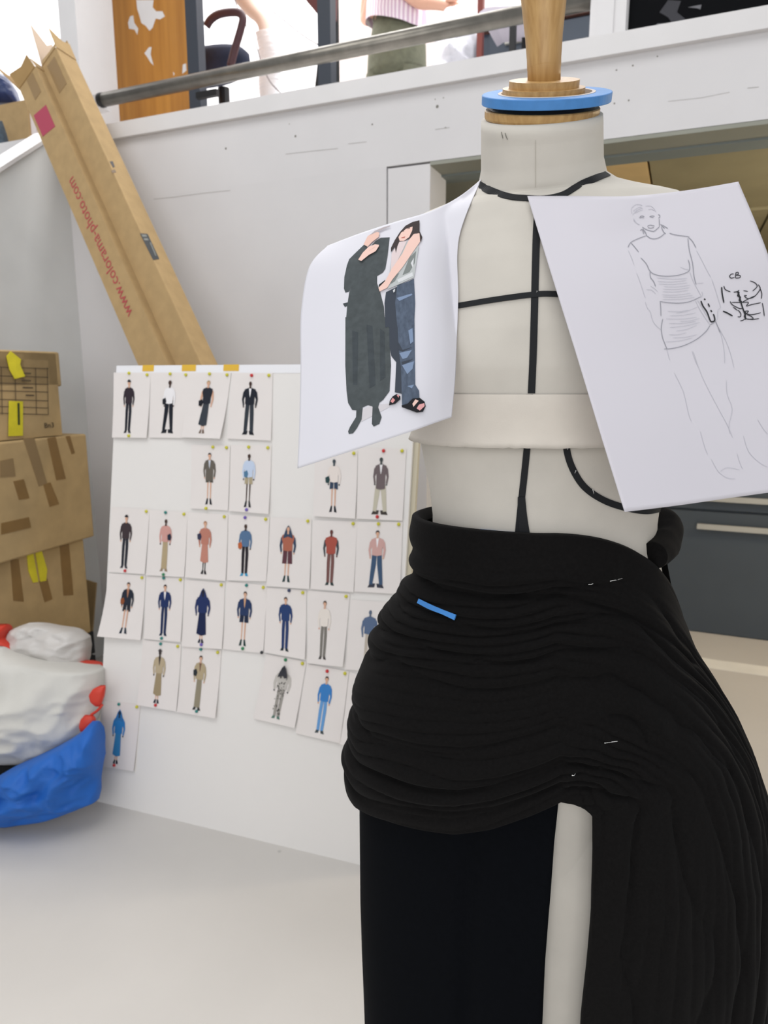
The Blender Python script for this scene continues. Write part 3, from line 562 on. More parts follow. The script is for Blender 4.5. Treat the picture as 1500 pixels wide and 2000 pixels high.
for i, (cor, desc, fp) in enumerate(PH):
    quad = [on_board(*c) for c in cor]; rr = random.Random(i)
    curl = rr.uniform(.002, .007) * (1.8 if i in (2, 15, 26) else 1); skew = rr.uniform(-.6, .6)
    def S(s, t, h=0.0, quad=quad, curl=curl, skew=skew):
        u, v = bil(quad, s, t); lift = .0022 + curl * max(0, t - .25) ** 2 * (1 + skew * (s - .5)) * 1.8
        return bp(u, v, lift + h)
    n_, m_ = 6, 9; V = [S(a_ / n_, b_ / m_) for b_ in range(m_ + 1) for a_ in range(n_ + 1)]; k = len(V)
    V += [v - BN * .0007 for v in V]; Fc = []
    for b_ in range(m_):
        for a_ in range(n_):
            q = b_ * (n_ + 1) + a_; f = (q, q + 1, q + n_ + 2, q + n_ + 1); Fc += [f, tuple(x + k for x in reversed(f))]
    for a_ in range(n_):
        Fc += [(a_, a_ + k, a_ + 1 + k, a_ + 1)]; q = m_ * (n_ + 1) + a_; Fc += [(q, q + 1, q + 1 + k, q + k)]
    for b_ in range(m_):
        q = b_ * (n_ + 1); Fc += [(q, q + n_ + 1, q + n_ + 1 + k, q + k)]; q += n_; Fc += [(q, q + k, q + n_ + 1 + k, q + n_ + 1)]
    ph = obj('outfit_photo', V, Fc, M_PHOTO, smooth=False, label='photo print of a model in ' + desc, cat='photo', group='outfit photos pinned on the white board')
    fm = []; mats = []; V = []; Fc = []
    for li, (poly, c) in enumerate(fig_polys(fp)):
        m1 = flat(*c)
        if m1 not in mats: mats.append(m1)
        bm = bmesh.new(); bm.faces.new([bm.verts.new((a_, b_, 0)) for a_, b_ in poly]); bm.normal_update(); bmesh.ops.triangulate(bm, faces=bm.faces)
        bm.verts.index_update(); base = len(V)
        V += [S(v.co.x, v.co.y, .0006 + .00012 * li) for v in bm.verts]
        for f in bm.faces: Fc.append(tuple(base + v.index for v in f.verts)); fm.append(mats.index(m1))
        bm.free()
    fo = obj('printed_figure', V, Fc, mats, ph, fm=fm, recalc=False)
    PHOTO_UV.append((S, desc))
PC = dict(yellow=(206, 200, 50), red=(200, 40, 44), teal=(36, 128, 122), purple=(108, 84, 178), navy=(36, 50, 92), green=(40, 130, 84), black=(40, 40, 46))
PINS = [(i, 'yellow', .92, .035, 'top right corner') for i in range(28) if i not in (8, 26)]
PINS += [(8, 'yellow', .93, .04, 'top right corner'), (0, 'yellow', .43, .01, 'top edge'), (1, 'yellow', .52, .02, 'top edge'), (2, 'yellow', .5, .02, 'top edge'), (3, 'red', .5, .04, 'top edge'), (0, 'yellow', .5, .97, 'bottom edge'),
  (4, 'yellow', .57, .03, 'top edge'), (4, 'yellow', .43, .985, 'bottom edge'), (5, 'yellow', .45, .03, 'top edge'), (5, 'purple', .46, .96, 'bottom edge'), (7, 'red', .54, .04, 'top edge'), (7, 'red', .46, .96, 'bottom edge'),
  (9, 'teal', .44, .03, 'top edge'), (9, 'green', .47, .975, 'bottom edge'), (11, 'purple', .42, .03, 'top edge'), (14, 'yellow', .48, .03, 'top edge'), (8, 'red', .47, .965, 'bottom edge'), (16, 'teal', .47, .02, 'top edge'), (16, 'teal', .5, .965, 'bottom edge'),
  (17, 'purple', .5, .95, 'bottom edge'), (18, 'teal', .5, .03, 'top edge'), (18, 'green', .5, .96, 'bottom edge'), (18, 'black', .97, .99, 'bottom right corner'), (19, 'navy', .58, .02, 'top edge'), (22, 'teal', .48, .03, 'top edge'), (22, 'red', .48, .955, 'bottom edge'),
  (23, 'teal', .48, .03, 'top edge'), (23, 'teal', .52, .94, 'bottom edge'), (24, 'green', .5, .03, 'top edge'), (25, 'red', .5, .05, 'top edge'), (27, 'teal', .43, .03, 'top edge'), (27, 'red', .45, .95, 'bottom edge'), (21, 'green', .5, .955, 'bottom edge')]
for i, c, s, t, where in PINS:
    S, desc = PHOTO_UV[i]; p = S(s, t); mb = MB()
    mb.lathe(p - BN * .004, [(.0009, 0), (.0009, .004), (.0042, .0042), (.0048, .0062), (.0040, .0085), (.0016, .0098)], BN, 10)
    mb.build('push_pin', mat('pin_' + c, PC[c], .35), smooth=True, label='%s pin, %s, photo of %s' % (c, where, desc.split(' with ')[0].split(', ')[0].split(' and ')[0].split(' over ')[0]), cat='pin', group='pins holding the photos to the board')

# ================================================================== LONG CARDBOARD TUBES BEHIND THE BOARD
T0 = Vector(atY(342, 712, 1.88)); T1 = Vector(atY(82, 130, 2.17)); TD = (T1 - T0).normalized()
DEP = (Vector((0, 1, 0)) - TD * TD.y).normalized(); WID = TD.cross(DEP) * -1
if WID.x < 0: WID = -WID
bot_t = -(T0.z - .03) / TD.z
def lenat(z): return (z - T0.z) / TD.z
def long_box(name, c_off, d_off, w, d, t1, label, flaps, seed):
    """c_off across, d_off back; open torn flaps on top"""
    base = T0 + WID * c_off + DEP * d_off; e = empty(name, base + TD * (bot_t), label, 'box', 'long background paper cartons')
    a_, b_ = WID * (w / 2), DEP * (d / 2); th = .004
    mb = MB()
    P0 = base + TD * bot_t; P1 = base + TD * t1; rings = []
    for k in range(25):
        q = P0.lerp(P1, k / 24); s = 1 + .012 * noise.noise((k * .5, seed, 0)); rings.append([q - a_ * s - b_, q + a_ * s - b_, q + a_ * s + b_, q - a_ * s + b_])
    inn = [[p.lerp(q_, 0) + (c_ - p) * .06 for p in r] for r, q_, c_ in ((rings[-1], P1, P1), (rings[-3], P1, base + TD * (t1 - .07)))]
    n = len(rings); V = [p for r in rings for p in r] + inn[0] + inn[1]; Fc = [(3, 2, 1, 0)]
    for k in range(n + 1):
        for j in range(4): Fc.append((k * 4 + j, k * 4 + (j + 1) % 4, (k + 1) * 4 + (j + 1) % 4, (k + 1) * 4 + j))
    k = (n + 1) * 4; Fc.append((k, k + 1, k + 2, k + 3))
    mb.add(V, Fc); mb.build('body', M_CARD, e)
    for (side, h, bend, sk_, mm) in flaps:
        ctr = P1; ax, out = {'front': (a_, -b_), 'back': (a_, b_), 'left': (b_, -a_), 'right': (b_, a_)}[side]
        o_ = out.normalized(); A_ = ctr + out - ax * .97; B_ = ctr + out + ax * .97
        dirv = (TD * cos(bend) + o_ * sin(bend)) * h; sd = ax.normalized() * sk_
        V = [A_, B_, B_ + dirv * .9 + sd * .4, (A_ + B_) / 2 + dirv * .75 + sd, A_ + dirv * 1.1 + sd * .6]; V += [v + o_ * .003 for v in V]
        obj('flap', V, [(0, 1, 2, 3, 4), (9, 8, 7, 6, 5)] + [(j, j + 5, (j + 1) % 5 + 5, (j + 1) % 5) for j in range(5)], mm, e)
    return e, base, a_, b_
def wat(x, y, d_):   # across-coordinate of a sight line on the plane d_ in front of the axis
    O_ = T0 + DEP * d_; r = ray(x, y); t = (O_ - EYE).dot(DEP) / r.dot(DEP); return (EYE + r * t - O_).dot(WID)
dA, dB = -.055, -.021
a0, a1 = wat(161, 460, dA), wat(216, 460, dA); b0_, b1_ = wat(217, 460, dB), wat(264, 460, dB); wB = max(b1_ - b0_, .07); wA = a1 - a0
b0_ = max(b0_, a1 + .001)
tA, baseA, aA, bA = long_box('paper_roll_carton', (a0 + a1) / 2, dA + .043, wA, .086, lenat(2.355), 'long kraft carton with red web address leaning against the mezzanine, left of the pair',
    [('front', .05, .5, .01, M_CARD2), ('left', .20, .30, -.02, M_CARD2), ('back', .15, .1, .02, M_CARD2), ('right', .05, -.2, 0, M_CARD)], 1)
tB, baseB, aB, bB = long_box('paper_roll_carton', b0_ + wB / 2, dB + .043, wB, .086, lenat(2.375), 'long kraft carton with a black sticker leaning against the mezzanine, right of the pair',
    [('front', .03, -.3, .01, M_CARD), ('left', .20, -.1, .02, mat('flap_pale', (206, 184, 162), .8)), ('right', .10, .0, .01, M_CARD), ('back', .15, .1, -.02, M_CARD2)], 5)
def tube_on(base, a_, b_, x, y): # front plane coordinates of a sight line
    N = -bA.normalized(); O_ = base - b_; r = ray(x, y); t = (O_ - EYE).dot(N) / r.dot(N); P = EYE + r * t - O_
    return P.dot(WID), P.dot(TD), O_, N
# web address
_, t_lo, O_, N_ = tube_on(baseA, aA, bA, 243, 628); _, t_hi, _, _ = tube_on(baseA, aA, bA, 138, 350)
TV, TF = text_mesh('www.colorama-photo.com', .05); wtx = max(v.x for v in TV); k = (t_hi - t_lo) / wtx
obj('web_address', [O_ + TD * (t_lo + v.x * k) - WID * (v.y * min(k, 1.1) * 1.0 - .012) + N_ * .0012 for v in TV], TF, mat('red_print', (180, 72, 78), .8), tA, recalc=False)
# red printed diamond
q = []
for x, y in ((90, 205), (108, 247), (80, 272), (63, 230)):
    w_, t_, O_, N_ = tube_on(baseA, aA, bA, x, y); q.append((max(-.0425, min(.042, w_)), t_))
P = [O_ + WID * a_ + TD * b_ + N_ * .0012 for a_, b_ in q]
obj('red_square', P + [p - N_ * .001 for p in P], [(0, 1, 2, 3), (7, 6, 5, 4), (0, 4, 5, 1), (1, 5, 6, 2), (2, 6, 7, 3), (3, 7, 4, 0)], mat('crimson_print', (176, 70, 92), .7), tA)
# parcel tape over the top of A
for (xx, ta, tb_) in ((-.02, lenat(2.27), lenat(2.35)),):
    c = baseA - bA + TD * ((ta + tb_) / 2) + N_ * .0006; MB().obox(c + WID * .012, WID * .02, TD * ((tb_ - ta) / 2), N_ * .0006).build('tape_strip', mat('parcel_tape_pale', (150, 122, 82), .35), tA)
c = baseB - bB + TD * (lenat(2.30)) + N_ * .0006; MB().obox(c, WID * .024, TD * .07, N_ * .0006).build('tape_strip', mat('parcel_tape_pale', (150, 122, 82), .35), tB)
# black sticker and ink smudge on B
def patch_on(e, base, a_, b_, px, m, name, h=.001):
    N_ = WID; O_ = base + a_; P = []
    for x, y in px:
        r = ray(x, y); t = (O_ - EYE).dot(N_) / r.dot(N_); P.append(EYE + r * t + N_ * h)
    n = len(P)
    return obj(name, P + [p - N_ * h * .8 for p in P], [tuple(range(n)), tuple(range(2 * n - 1, n - 1, -1))] + [(i, (i + 1) % n, n + (i + 1) % n, n + i) for i in range(n)], m, e)
patch_on(tB, baseB, aB, bB, [(273, 456), (288, 457), (311, 506), (299, 508)], mat('black_sticker', (46, 52, 56), .4), 'sticker')
for s_ in ([(276, 459), (285, 459), (287, 463), (278, 463)], [(280, 466), (288, 466), (290, 470), (282, 470)], [(292, 474), (294, 474), (305, 500), (303, 500)]):
    patch_on(tB, baseB, aB, bB, s_, mat('sticker_print', (128, 132, 128), .5), 'sticker_lettering', .0016)
patch_on(tB, baseB, aB, bB, [(214, 316), (220, 315), (224, 326), (221, 328)], mat('ink_smudge', (54, 50, 52), .6), 'ink_mark')
patch_on(tB, baseB, aB, bB, [(217, 333), (224, 331), (227, 337), (219, 338)], mat('ink_smudge2', (124, 104, 84), .7), 'ink_mark')

# ================================================================== BOX STACK IN THE CORNER
def carton(name, c, ux, uy, sx, sy, z0, z1, label, m=M_CARDD, lid=None):
    e = empty(name, (c[0], c[1], z0), label, 'box', 'moving boxes stacked in the corner'); c = Vector((c[0], c[1], 0))
    b = MB(); P = []
    zz = Vector((0, 0, 1))
    b.obox(c + zz * ((z0 + z1) / 2), ux * (sx / 2), uy * (sy / 2), zz * ((z1 - z0) / 2)); o = b.build('body', m, e); bevel(o, .006)
    if lid: o = MB().obox(c + zz * (z1 - lid / 2 + .004), ux * (sx / 2 + .012), uy * (sy / 2 + .012), zz * (lid / 2)).build('lid', m, e); bevel(o, .006)
    return e
def rotv(a): return Vector((cos(a), sin(a), 0)), Vector((-sin(a), cos(a), 0))
def face_plane(c, ux, sx, extra=0.0): return Vector((c[0], c[1], 0)) + ux * (sx / 2 + extra), ux
def on_face(O_, N_, x, y): r = ray(x, y); t = (O_ - EYE).dot(N_) / r.dot(N_); return EYE + r * t
def patch(e, O_, N_, px, m, name, h=.0015):
    P = [on_face(O_, N_, x, y) + N_ * h for x, y in px]; n = len(P)
    return obj(name, P + [p - N_ * h * .9 for p in P], [tuple(range(n)), tuple(range(2 * n - 1, n - 1, -1))] + [(i, (i + 1) % n, n + (i + 1) % n, n + i) for i in range(n)], m, e)
XF = -1.97
# dark crate at the bottom
uxd, uyd = rotv(0)
def by_px(xfar, y, X): return atX(xfar, y, X).y
yl = by_px(178, 1230, XF); 
cr_ = empty('crate', (XF - .17, yl - .24, 0), 'black crate at the bottom of the box stack behind the white bag', 'crate')
for z0_, z1_ in ((0.0, .04), (.05, .13), (.14, .22), (.23, .315)):
    MB().box((XF - .34, yl - .50, z0_), (XF, yl + .01, z1_)).build('rail', M_DARK, cr_)
MB().box((XF - .32, yl - .48, 0.001), (XF - .01, yl, .30)).build('inner_liner', M_BLKMET, cr_)
z3 = .317; z2 = atX(185, 1045, XF).z; z1 = atX(118, 850, XF).z; ztp = atX(110, 690, XF).z
# lowest carton
ux3, uy3 = rotv(radians(-1)); c3 = (XF - .18, yl - .235)
b3 = carton('moving_box', c3, ux3, uy3, .36, .47, z3, z2 - .002, 'brown box with yellow and brown tape strips, lowest of the stack')
O3, N3 = face_plane(c3, ux3, .36)
for s in ([(20, 1092), (36, 1092), (46, 1175), (26, 1173)], [(116, 1062), (134, 1060), (143, 1162), (124, 1163)], [(76, 1135), (92, 1130), (102, 1170), (87, 1176)]):
    patch(b3, O3, N3, s, M_PKT, 'tape_strip')
for s in ([(52, 1082), (64, 1080), (74, 1136), (64, 1138), (55, 1115)], [(68, 1076), (80, 1074), (91, 1112), (89, 1134), (78, 1136)]):
    patch(b3, O3, N3, s, M_YEL, 'yellow_tape', .003)
# middle carton, turned a little
y2 = by_px(186, 1045, XF + .03); ux2, uy2 = rotv(radians(3)); c2_ = (XF - .155, y2 - .255)
b2 = carton('moving_box', c2_, ux2, uy2, .37, .51, z2, z1 - .002, 'wide brown box patched with faded tape, middle of the stack')
O2, N2 = face_plane(c2_, ux2, .37)
for s in ([(45, 856), (66, 855), (92, 945), (76, 950)], [(92, 856), (108, 853), (128, 935), (110, 938)], [(84, 946), (98, 942), (115, 984), (97, 990)], [(26, 940), (46, 936), (57, 973), (37, 976)], [(2, 1022), (56, 1010), (60, 1030), (2, 1044)], [(0, 900), (25, 895), (30, 930), (0, 932)], [(128, 852), (136, 851), (146, 885), (140, 887)]):
    patch(b2, O2, N2, s, M_PKT if s[0][0] not in (0, 45) else mat('faded_tape', (140, 116, 80), .5), 'tape_strip')
# top archive box with lid
y1 = by_px(119, 848, XF); ux1, uy1 = rotv(radians(0)); c1 = (XF - .17, y1 - .20)
b1 = carton('archive_box', c1, ux1, uy1, .34, .40, z1, ztp, 'brown archive box with a printed grid, top of the stack', lid=.115)
O1, N1 = face_plane(c1, ux1, .34, .013)
lb, _ = face_plane(c1, ux1, .34, .0)
MB().obox(Vector((XF + .006, y1 - .20, z1 + (ztp - z1) / 2)), Vector((.006, 0, 0)), Vector((0, .195, 0)), Vector((0, 0, (ztp - z1) / 2 - .001))).build('printed_face', M_CARDD, b1)
def ln(e, O_, N_, a_, b_, w, m, name):
    P = on_face(O_, N_, *a_); Q = on_face(O_, N_, *b_); d = (Q - P).normalized(); s = d.cross(N_) * w
    obj(name, [P + s + N_ * .001, P - s + N_ * .001, Q - s + N_ * .001, Q + s + N_ * .001], [(0, 1, 2, 3)], m, e, recalc=False)
O1 = O1 + N1 * .001
M_INK = mat('box_ink', (84, 70, 52), .8)
for k, yy in enumerate((720, 737, 751, 766, 783, 797, 810)): ln(b1, O1, N1, (-4, yy - 3), (94, yy), .0012, M_INK, 'printed_line')
for xx in (4, 31, 71, 94): ln(b1, O1, N1, (xx - 2, 718), (xx, 810), .0012, M_INK, 'printed_line')
for (xx, yy, ww) in ((46, 729, 14), (42, 743, 18), (44, 757, 20), (50, 772, 16)): ln(b1, O1, N1, (xx, yy), (xx + ww, yy + .5), .0022, M_INK, 'printed_word')
Pq = on_face(O1, N1, 86, 836); TV, TF = text_mesh('Bn3', .03)
obj('printed_mark', [Pq + Vector((0, 1, 0)) * (v.x * .9) + Vector((0, 0, 1)) * (v.y * .8) + N1 * .001 for v in TV], TF, mat('mark_ink', (40, 34, 28), .8), b1, recalc=False)
patch(b1, O1, N1, [(12, 696), (20, 686), (40, 702), (38, 712), (48, 735), (28, 740), (18, 722)], M_YEL, 'yellow_tape', .003)
patch(b1, O1, N1, [(17, 783), (44, 784), (44, 851), (16, 852)], M_YEL, 'yellow_tape', .002)
for s in ([(33, 787), (37, 787), (38, 830), (34, 830)],): patch(b1, O1, N1, s, mat('tape_print', (58, 66, 26), .7), 'tape_lettering', .003)
# loose cardboard sheet behind
YS = YW - .05
P = [atY(x, y, YS) for x, y in ((176, 1122), (208, 1132), (212, 1260), (170, 1260))]; P = [Vector((p.x, YS - (.06 if p.z < .5 else 0), p.z)) for p in P]
P[2].z = 0; P[3].z = 0; P[2].y = P[3].y = YS - .12
obj('cardboard_sheet', P + [p + Vector((0, .006, 0)) for p in P], [(0, 1, 2, 3), (7, 6, 5, 4), (0, 4, 5, 1), (1, 5, 6, 2), (2, 6, 7, 3), (3, 7, 4, 0)], M_CARDD, label='dim cardboard sheet leaning on the wall between boxes and board', cat='cardboard')

# ================================================================== BAGS
wbag = empty('tote_bag', atZ(80, 1500, 0), 'large white plastic bag with red handles beside the pin board', 'bag')
DW = 2.06
pillow('body', [(1262, -60, 4), (1275, -60, 20), (1287, -60, 60), (1297, -60, 130), (1306, -60, 200), (1345, -60, 199), (1400, -60, 190), (1425, -60, 178), (1455, -60, 140), (1480, -60, 92), (1492, -60, 46)], DW, .075, M_BAGW, .30, 4.5, 80, 60, 3, wbag, ridge=.8, label='white crumpled plastic body')
pillow('gap_shade', [(1470, -60, 60), (1520, -60, 70), (1600, -60, 60), (1640, -60, 30)], DW + .12, .10, M_DARK, .2, 7, 30, 30, 4, wbag)  # black shape standing in for the shaded gap between white and blue bags
for s, sd in (([(1338, 197, 206), (1345, 182, 206), (1358, 174, 204), (1370, 177, 200), (1380, 187, 196)], 1), ([(1396, 166, 181), (1405, 158, 187), (1418, 155, 184), (1430, 158, 170)], 2)):
    pillow('handle', s, DW - .07, .012, M_RED, .15, 12, 16, 14, sd, wbag)
MB().tube(curve_pts([atD(x, y, DW - .07) for x, y in ((200, 1376), (190, 1388), (178, 1396))], 5), .004, 8).build('handle', M_RED, wbag, smooth=True)
pillow('crumpled_bag', [(1216, 58, 76), (1222, 40, 110), (1230, 24, 150), (1245, 18, 172), (1262, 14, 174), (1285, 20, 172), (1310, 20, 165)], DW + .09, .065, M_BAGG, .35, 12, 50, 40, 8, label='crumpled grey white plastic bag lying behind the tote bag', cat='bag')
pillow('red_bag', [(1218, -20, 14), (1228, -20, 16), (1245, -20, 12), (1262, -20, 34), (1275, -20, 46), (1284, -20, 50)], DW + .06, .05, M_RED, .3, 12, 24, 20, 5, label='red cloth scrap peeking out of the white tote bag', cat='cloth')
pillow('red_strip', [(1291, 146, 175), (1296, 146, 196), (1302, 160, 205)], DW + .06, .03, M_RED, .2, 12, 10, 14, 6, label='red plastic flap at the right rim of the white tote bag', cat='cloth')
pillow('black_bundle', [(1282, 80, 120), (1290, 76, 160), (1305, 76, 180), (1330, 76, 190)], DW + .09, .05, M_DARK, .2, 10, 14, 16, 7, label='black cloth bundle between the grey bag and white tote', cat='bundle')
pillow('blue_bag', [(1408, 181, 192), (1425, 166, 198), (1445, 136, 200), (1462, 106, 200), (1480, 68, 200), (1500, 24, 198), (1520, -10, 197), (1545, -70, 196), (1562, -75, 192), (1575, -75, 160), (1590, -75, 122), (1602, -75, 86), (1612, -70, 20)], 1.955, .065, M_BAGB, .46, 5.5, 80, 60, 11, back=.6, ridge=1.0, label='crumpled blue plastic bag on the floor left of the pin board', cat='bag')

# ================================================================== THE DRESS FORM
dirh = Vector((ray(1058, 738).x, ray(1058, 738).y, 0)).normalized(); MC = dirh * .80; F0 = -dirh; R0 = Vector((-F0.y, F0.x, 0))
if R0.dot(RT) < 0: R0 = -R0
def PL(x, y, f=0.0):
    r = ray(x, y); t = ((MC + F0 * f) - EYE).dot(F0) / r.dot(F0); P = EYE + r * t; return (P - MC).dot(R0), P.z
def W3(lat, fwd, z): return Vector((MC.x, MC.y, 0)) + R0 * lat + F0 * fwd + Vector((0, 0, z))
zpx = lambda y, f=0.0: PL(1058, y, f)[1]
kpx = abs(PL(1158, 738)[0] - PL(1058, 738)[0]) / 100.0     # metres per pixel at the axis
# rows: picture row, half width px, front depth, back depth, tilt, forward shift
ROWS = [(243, 110, .058, .062, .46, .022), (258, 111, .060, .062, .45, .020), (280, 112, .062, .064, .38, .014), (322, 114, .064, .066, .36, .006), (348, 121, .068, .068, .34, 0),
        (360, 140, .070, .070, .30, -.004), (374, 178, .074, .074, .20, -.006), (390, 222, .074, .078, .12, -.006), (404, 252, .074, .084, .06, -.004), (428, 280, .076, .09, .02, 0), (465, 290, .084, .098, 0, 0),
        (520, 286, .094, .104, 0, 0), (580, 278, .102, .106, 0, 0), (650, 272, .108, .104, 0, 0), (720, 267, .110, .10, 0, 0), (790, 260, .107, .096, 0, 0), (850, 253, .102, .092, 0, 0), (900, 245, .099, .09, 0, 0), (960, 234, .097, .09, 0, 0), (1010, 229, .097, .092, 0, 0),
        (1050, 230, .099, .096, 0, 0), (1110, 246, .104, .104, 0, 0), (1200, 272, .113, .116, 0, 0), (1320, 296, .122, .124, 0, 0), (1450, 306, .126, .126, 0, 0), (1600, 300, .124, .12, 0, 0), (1800, 270, .118, .11, 0, 0), (2100, 225, .108, .10, 0, 0), (2350, 190, .095, .09, 0, 0)]
RY = [r[0] for r in ROWS]
def brow(y): return [interp(y, RY, [r[i] for r in ROWS]) for i in range(1, 6)]
def bring(y, n=96, off=0.0):
    hw, bf, bk_, tl, sh = brow(y); hw = hw * kpx + off; z = zpx(y); out = []
    for k in range(n):
        t = 2 * pi * k / n; s, c = sin(t), cos(t); e = .96
        lat = hw * math.copysign(abs(s) ** e, s); fw = (bf + off if c > 0 else bk_ + off) * math.copysign(abs(c) ** e, c)
        z_ = z
        if c > 0 and 540 < y < 860: # gentle bust
            g = math.exp(-((y - 690) / 70.0) ** 2); fw += .012 * g * math.exp(-((abs(lat) - .075) / .04) ** 2) * c
        out.append(W3(lat + (min(y, 1050) - 738) * .042 * kpx, fw + sh, z_ - tl * fw + lat * interp(y, [200, 330, 450, 800], [-.055, .05, .05, 0])))
    return out
df = empty('dress_form', (MC.x, MC.y, 0), 'cream linen dress form with black style tapes and a wooden neck finial', 'dress form')
ysr = sorted(set(RY + list(np.arange(270, 2340, 12).tolist())))
tb = MB(); tb.loft([bring(y) for y in ysr]); torso = tb.build('torso', M_LINEN, df, smooth=True)
BT = BVHTree.FromPolygons(tb.V, tb.F)
# neck hardware
NZ = (Vector((0, 0, 1)) * cos(radians(25)) + F0 * sin(radians(25)) + R0 * sin(radians(3.2))).normalized()
hw0 = 110 * kpx
NC = sum(bring(243), Vector((0, 0, 0))) / 96 + NZ * .002
def disc(name, c, prof, m, parent, n=48, smooth=False, sy=1.0):
    o = MB().lathe(c, prof, NZ, n).build(name, m, parent, smooth=smooth); return o
rr0 = hw0 - .004
disc('neck_board', NC, [(rr0, -.003), (rr0 + .001, -.001), (rr0 + .001, .0045), (rr0, .0055)], M_WOOD, df)
disc('neck_plate', NC, [(rr0 * .93, .005), (rr0 * .9, .0085)], M_BLKMET, df)
disc('collar_disc', NC, [(.040, .0105), (.040, .023)], M_WOOD, df)
disc('collar_disc', NC, [(.034, .023), (.034, .0295)], M_WOOD, df)
ax = (Vector((0, 0, 1)) + F0 * .10 - R0 * .045).normalized(); c0 = NC + NZ * .027
kq = kpx * (0.965)
MB().lathe(c0, [(30 * kq, -.008), (30.5 * kq, .012), (30.8 * kq, .0125), (31.2 * kq, .0133), (31.3 * kq, .02), (34 * kq, .04), (38.5 * kq, .06), (44 * kq, .085), (48.5 * kq, .105), (50 * kq, .125), (48 * kq, .145), (42 * kq, .165), (30 * kq, .18), (12 * kq, .188), (2 * kq, .19)], ax, 48).build('finial', M_WOOD, df, smooth=True)
# the roll of blue tape dropped over the finial
BRc = NC + NZ * .0105 + R0 * .003 - F0 * .002
NZ2 = (NZ - R0 * .005).normalized()
tr_ = empty('tape_roll', BRc, 'roll of blue masking tape lying round the neck of the dress form', 'tape roll')
u = NZ2.orthogonal().normalized(); w_ = NZ2.cross(u)
def ringprof(prof, n=72): return [[BRc + NZ2 * h + (u * cos(2 * pi * k / n) + w_ * sin(2 * pi * k / n)) * r for k in range(n)] for r, h in prof]
ro = 119.5 * kpx * .975
mb = MB(); mb.loft(ringprof([(.0475, 0), (ro - .0006, 0), (ro, .0006), (ro, .0082), (ro - .0006, .0088), (.0475, .0088), (.0475, 0)]), cap=False)
mb.build('tape', mat('blue_tape_roll', (70, 132, 196), .6, .06, 90.0), tr_)
mb = MB(); mb.loft(ringprof([(.044, .0), (.0474, .0), (.0474, .0092), (.044, .0092), (.044, 0)]), cap=False)
mb.build('cardboard_core', mat('pale_core', (214, 204, 196), .8), tr_)
# stand under the form
MB().tube([(MC.x, MC.y, .06), (MC.x, MC.y, zpx(2330))], .018, 16).build('pole', M_DKMET, df)
for k in range(4):
    t = pi / 4 + k * pi / 2; MB().tube([(MC.x, MC.y, .09), (MC.x + .12 * cos(t), MC.y + .12 * sin(t), .07), (MC.x + .26 * cos(t), MC.y + .26 * sin(t), .022)], [.018, .016, .02], 10).build('leg', M_DKMET, df, smooth=True)

def on_mesh(B, x, y):
    d = ray(x, y).normalized(); loc, nr, i, ds = B.ray_cast(EYE, d)
    if loc is None: return None, None
    if nr.dot(d) > 0: nr = -nr
    return loc, nr
def ribbon(name, B, px, wpx, m, parent=None, n=10, h=.0012, th=.0009, **k):
    pts = curve_pts([(x, y, 0) for x, y in px], n); ws = wpx if isinstance(wpx, (list, tuple)) else [wpx] * len(px); Q = []
    for i, p in enumerate(pts):
        l_, nn = on_mesh(B, p.x, p.y)
        if l_ is not None: Q.append((l_, nn, interp(i / n, list(range(len(ws))), ws)))
    for _ in range(6):
        Q = [Q[0]] + [((Q[i - 1][0] + Q[i][0] * 2 + Q[i + 1][0]) / 4, (Q[i - 1][1] + Q[i][1] * 2 + Q[i + 1][1]).normalized(), Q[i][2]) for i in range(1, len(Q) - 1)] + [Q[-1]]
    V = []; Fc = []
    for i, (l_, nn, w) in enumerate(Q):
        d = (Q[min(i + 1, len(Q) - 1)][0] - Q[max(i - 1, 0)][0]).normalized(); s = d.cross(nn).normalized() * (w / F * (l_ - EYE).dot(FW) / 2)
        V += [l_ + s + nn * h, l_ - s + nn * h, l_ + s + nn * (h - th), l_ - s + nn * (h - th)]
    for i in range(len(Q) - 1):
        b = 4 * i; Fc += [(b, b + 1, b + 5, b + 4), (b + 2, b + 6, b + 7, b + 3), (b, b + 4, b + 6, b + 2), (b + 1, b + 3, b + 7, b + 5)]
    Fc += [(0, 2, 3, 1), (len(V) - 4, len(V) - 3, len(V) - 1, len(V) - 2)]
    return obj(name, V, Fc, m, parent, **k)
ribbon('style_tape', BT, [(938, 362), (960, 374), (995, 385), (1030, 388), (1062, 389), (1100, 381), (1130, 363), (1160, 350), (1186, 340)], 14, M_TAPE, df)
ribbon('style_tape', BT, [(1052, 395), (1048, 450), (1046, 520), (1044, 600), (1041, 700), (1038, 768)], [14, 14, 14, 14, 14, 14], M_TAPE, df)
ribbon('style_tape', BT, [(800, 606), (850, 604), (895, 598), (960, 587), (1040, 576), (1084, 575), (1150, 582), (1220, 596), (1300, 604)], 11, M_TAPE, df, h=.0018)
ribbon('style_tape', BT, [(1034, 770), (1031, 855), (1025, 920), (1019, 975), (1014, 1030), (1010, 1075)], [13, 13, 13, 13, 14, 14], M_TAPE, df)
ribbon('style_tape', BT, [(1019, 970), (1021, 1010), (1028, 1060), (1030, 1080)], [14, 18, 20, 20], M_TAPE, df, h=.002)
ribbon('style_tape', BT, [(1104, 840), (1107, 880), (1118, 915), (1140, 950), (1175, 975), (1215, 990), (1260, 998), (1290, 993)], 13, M_TAPE, df)
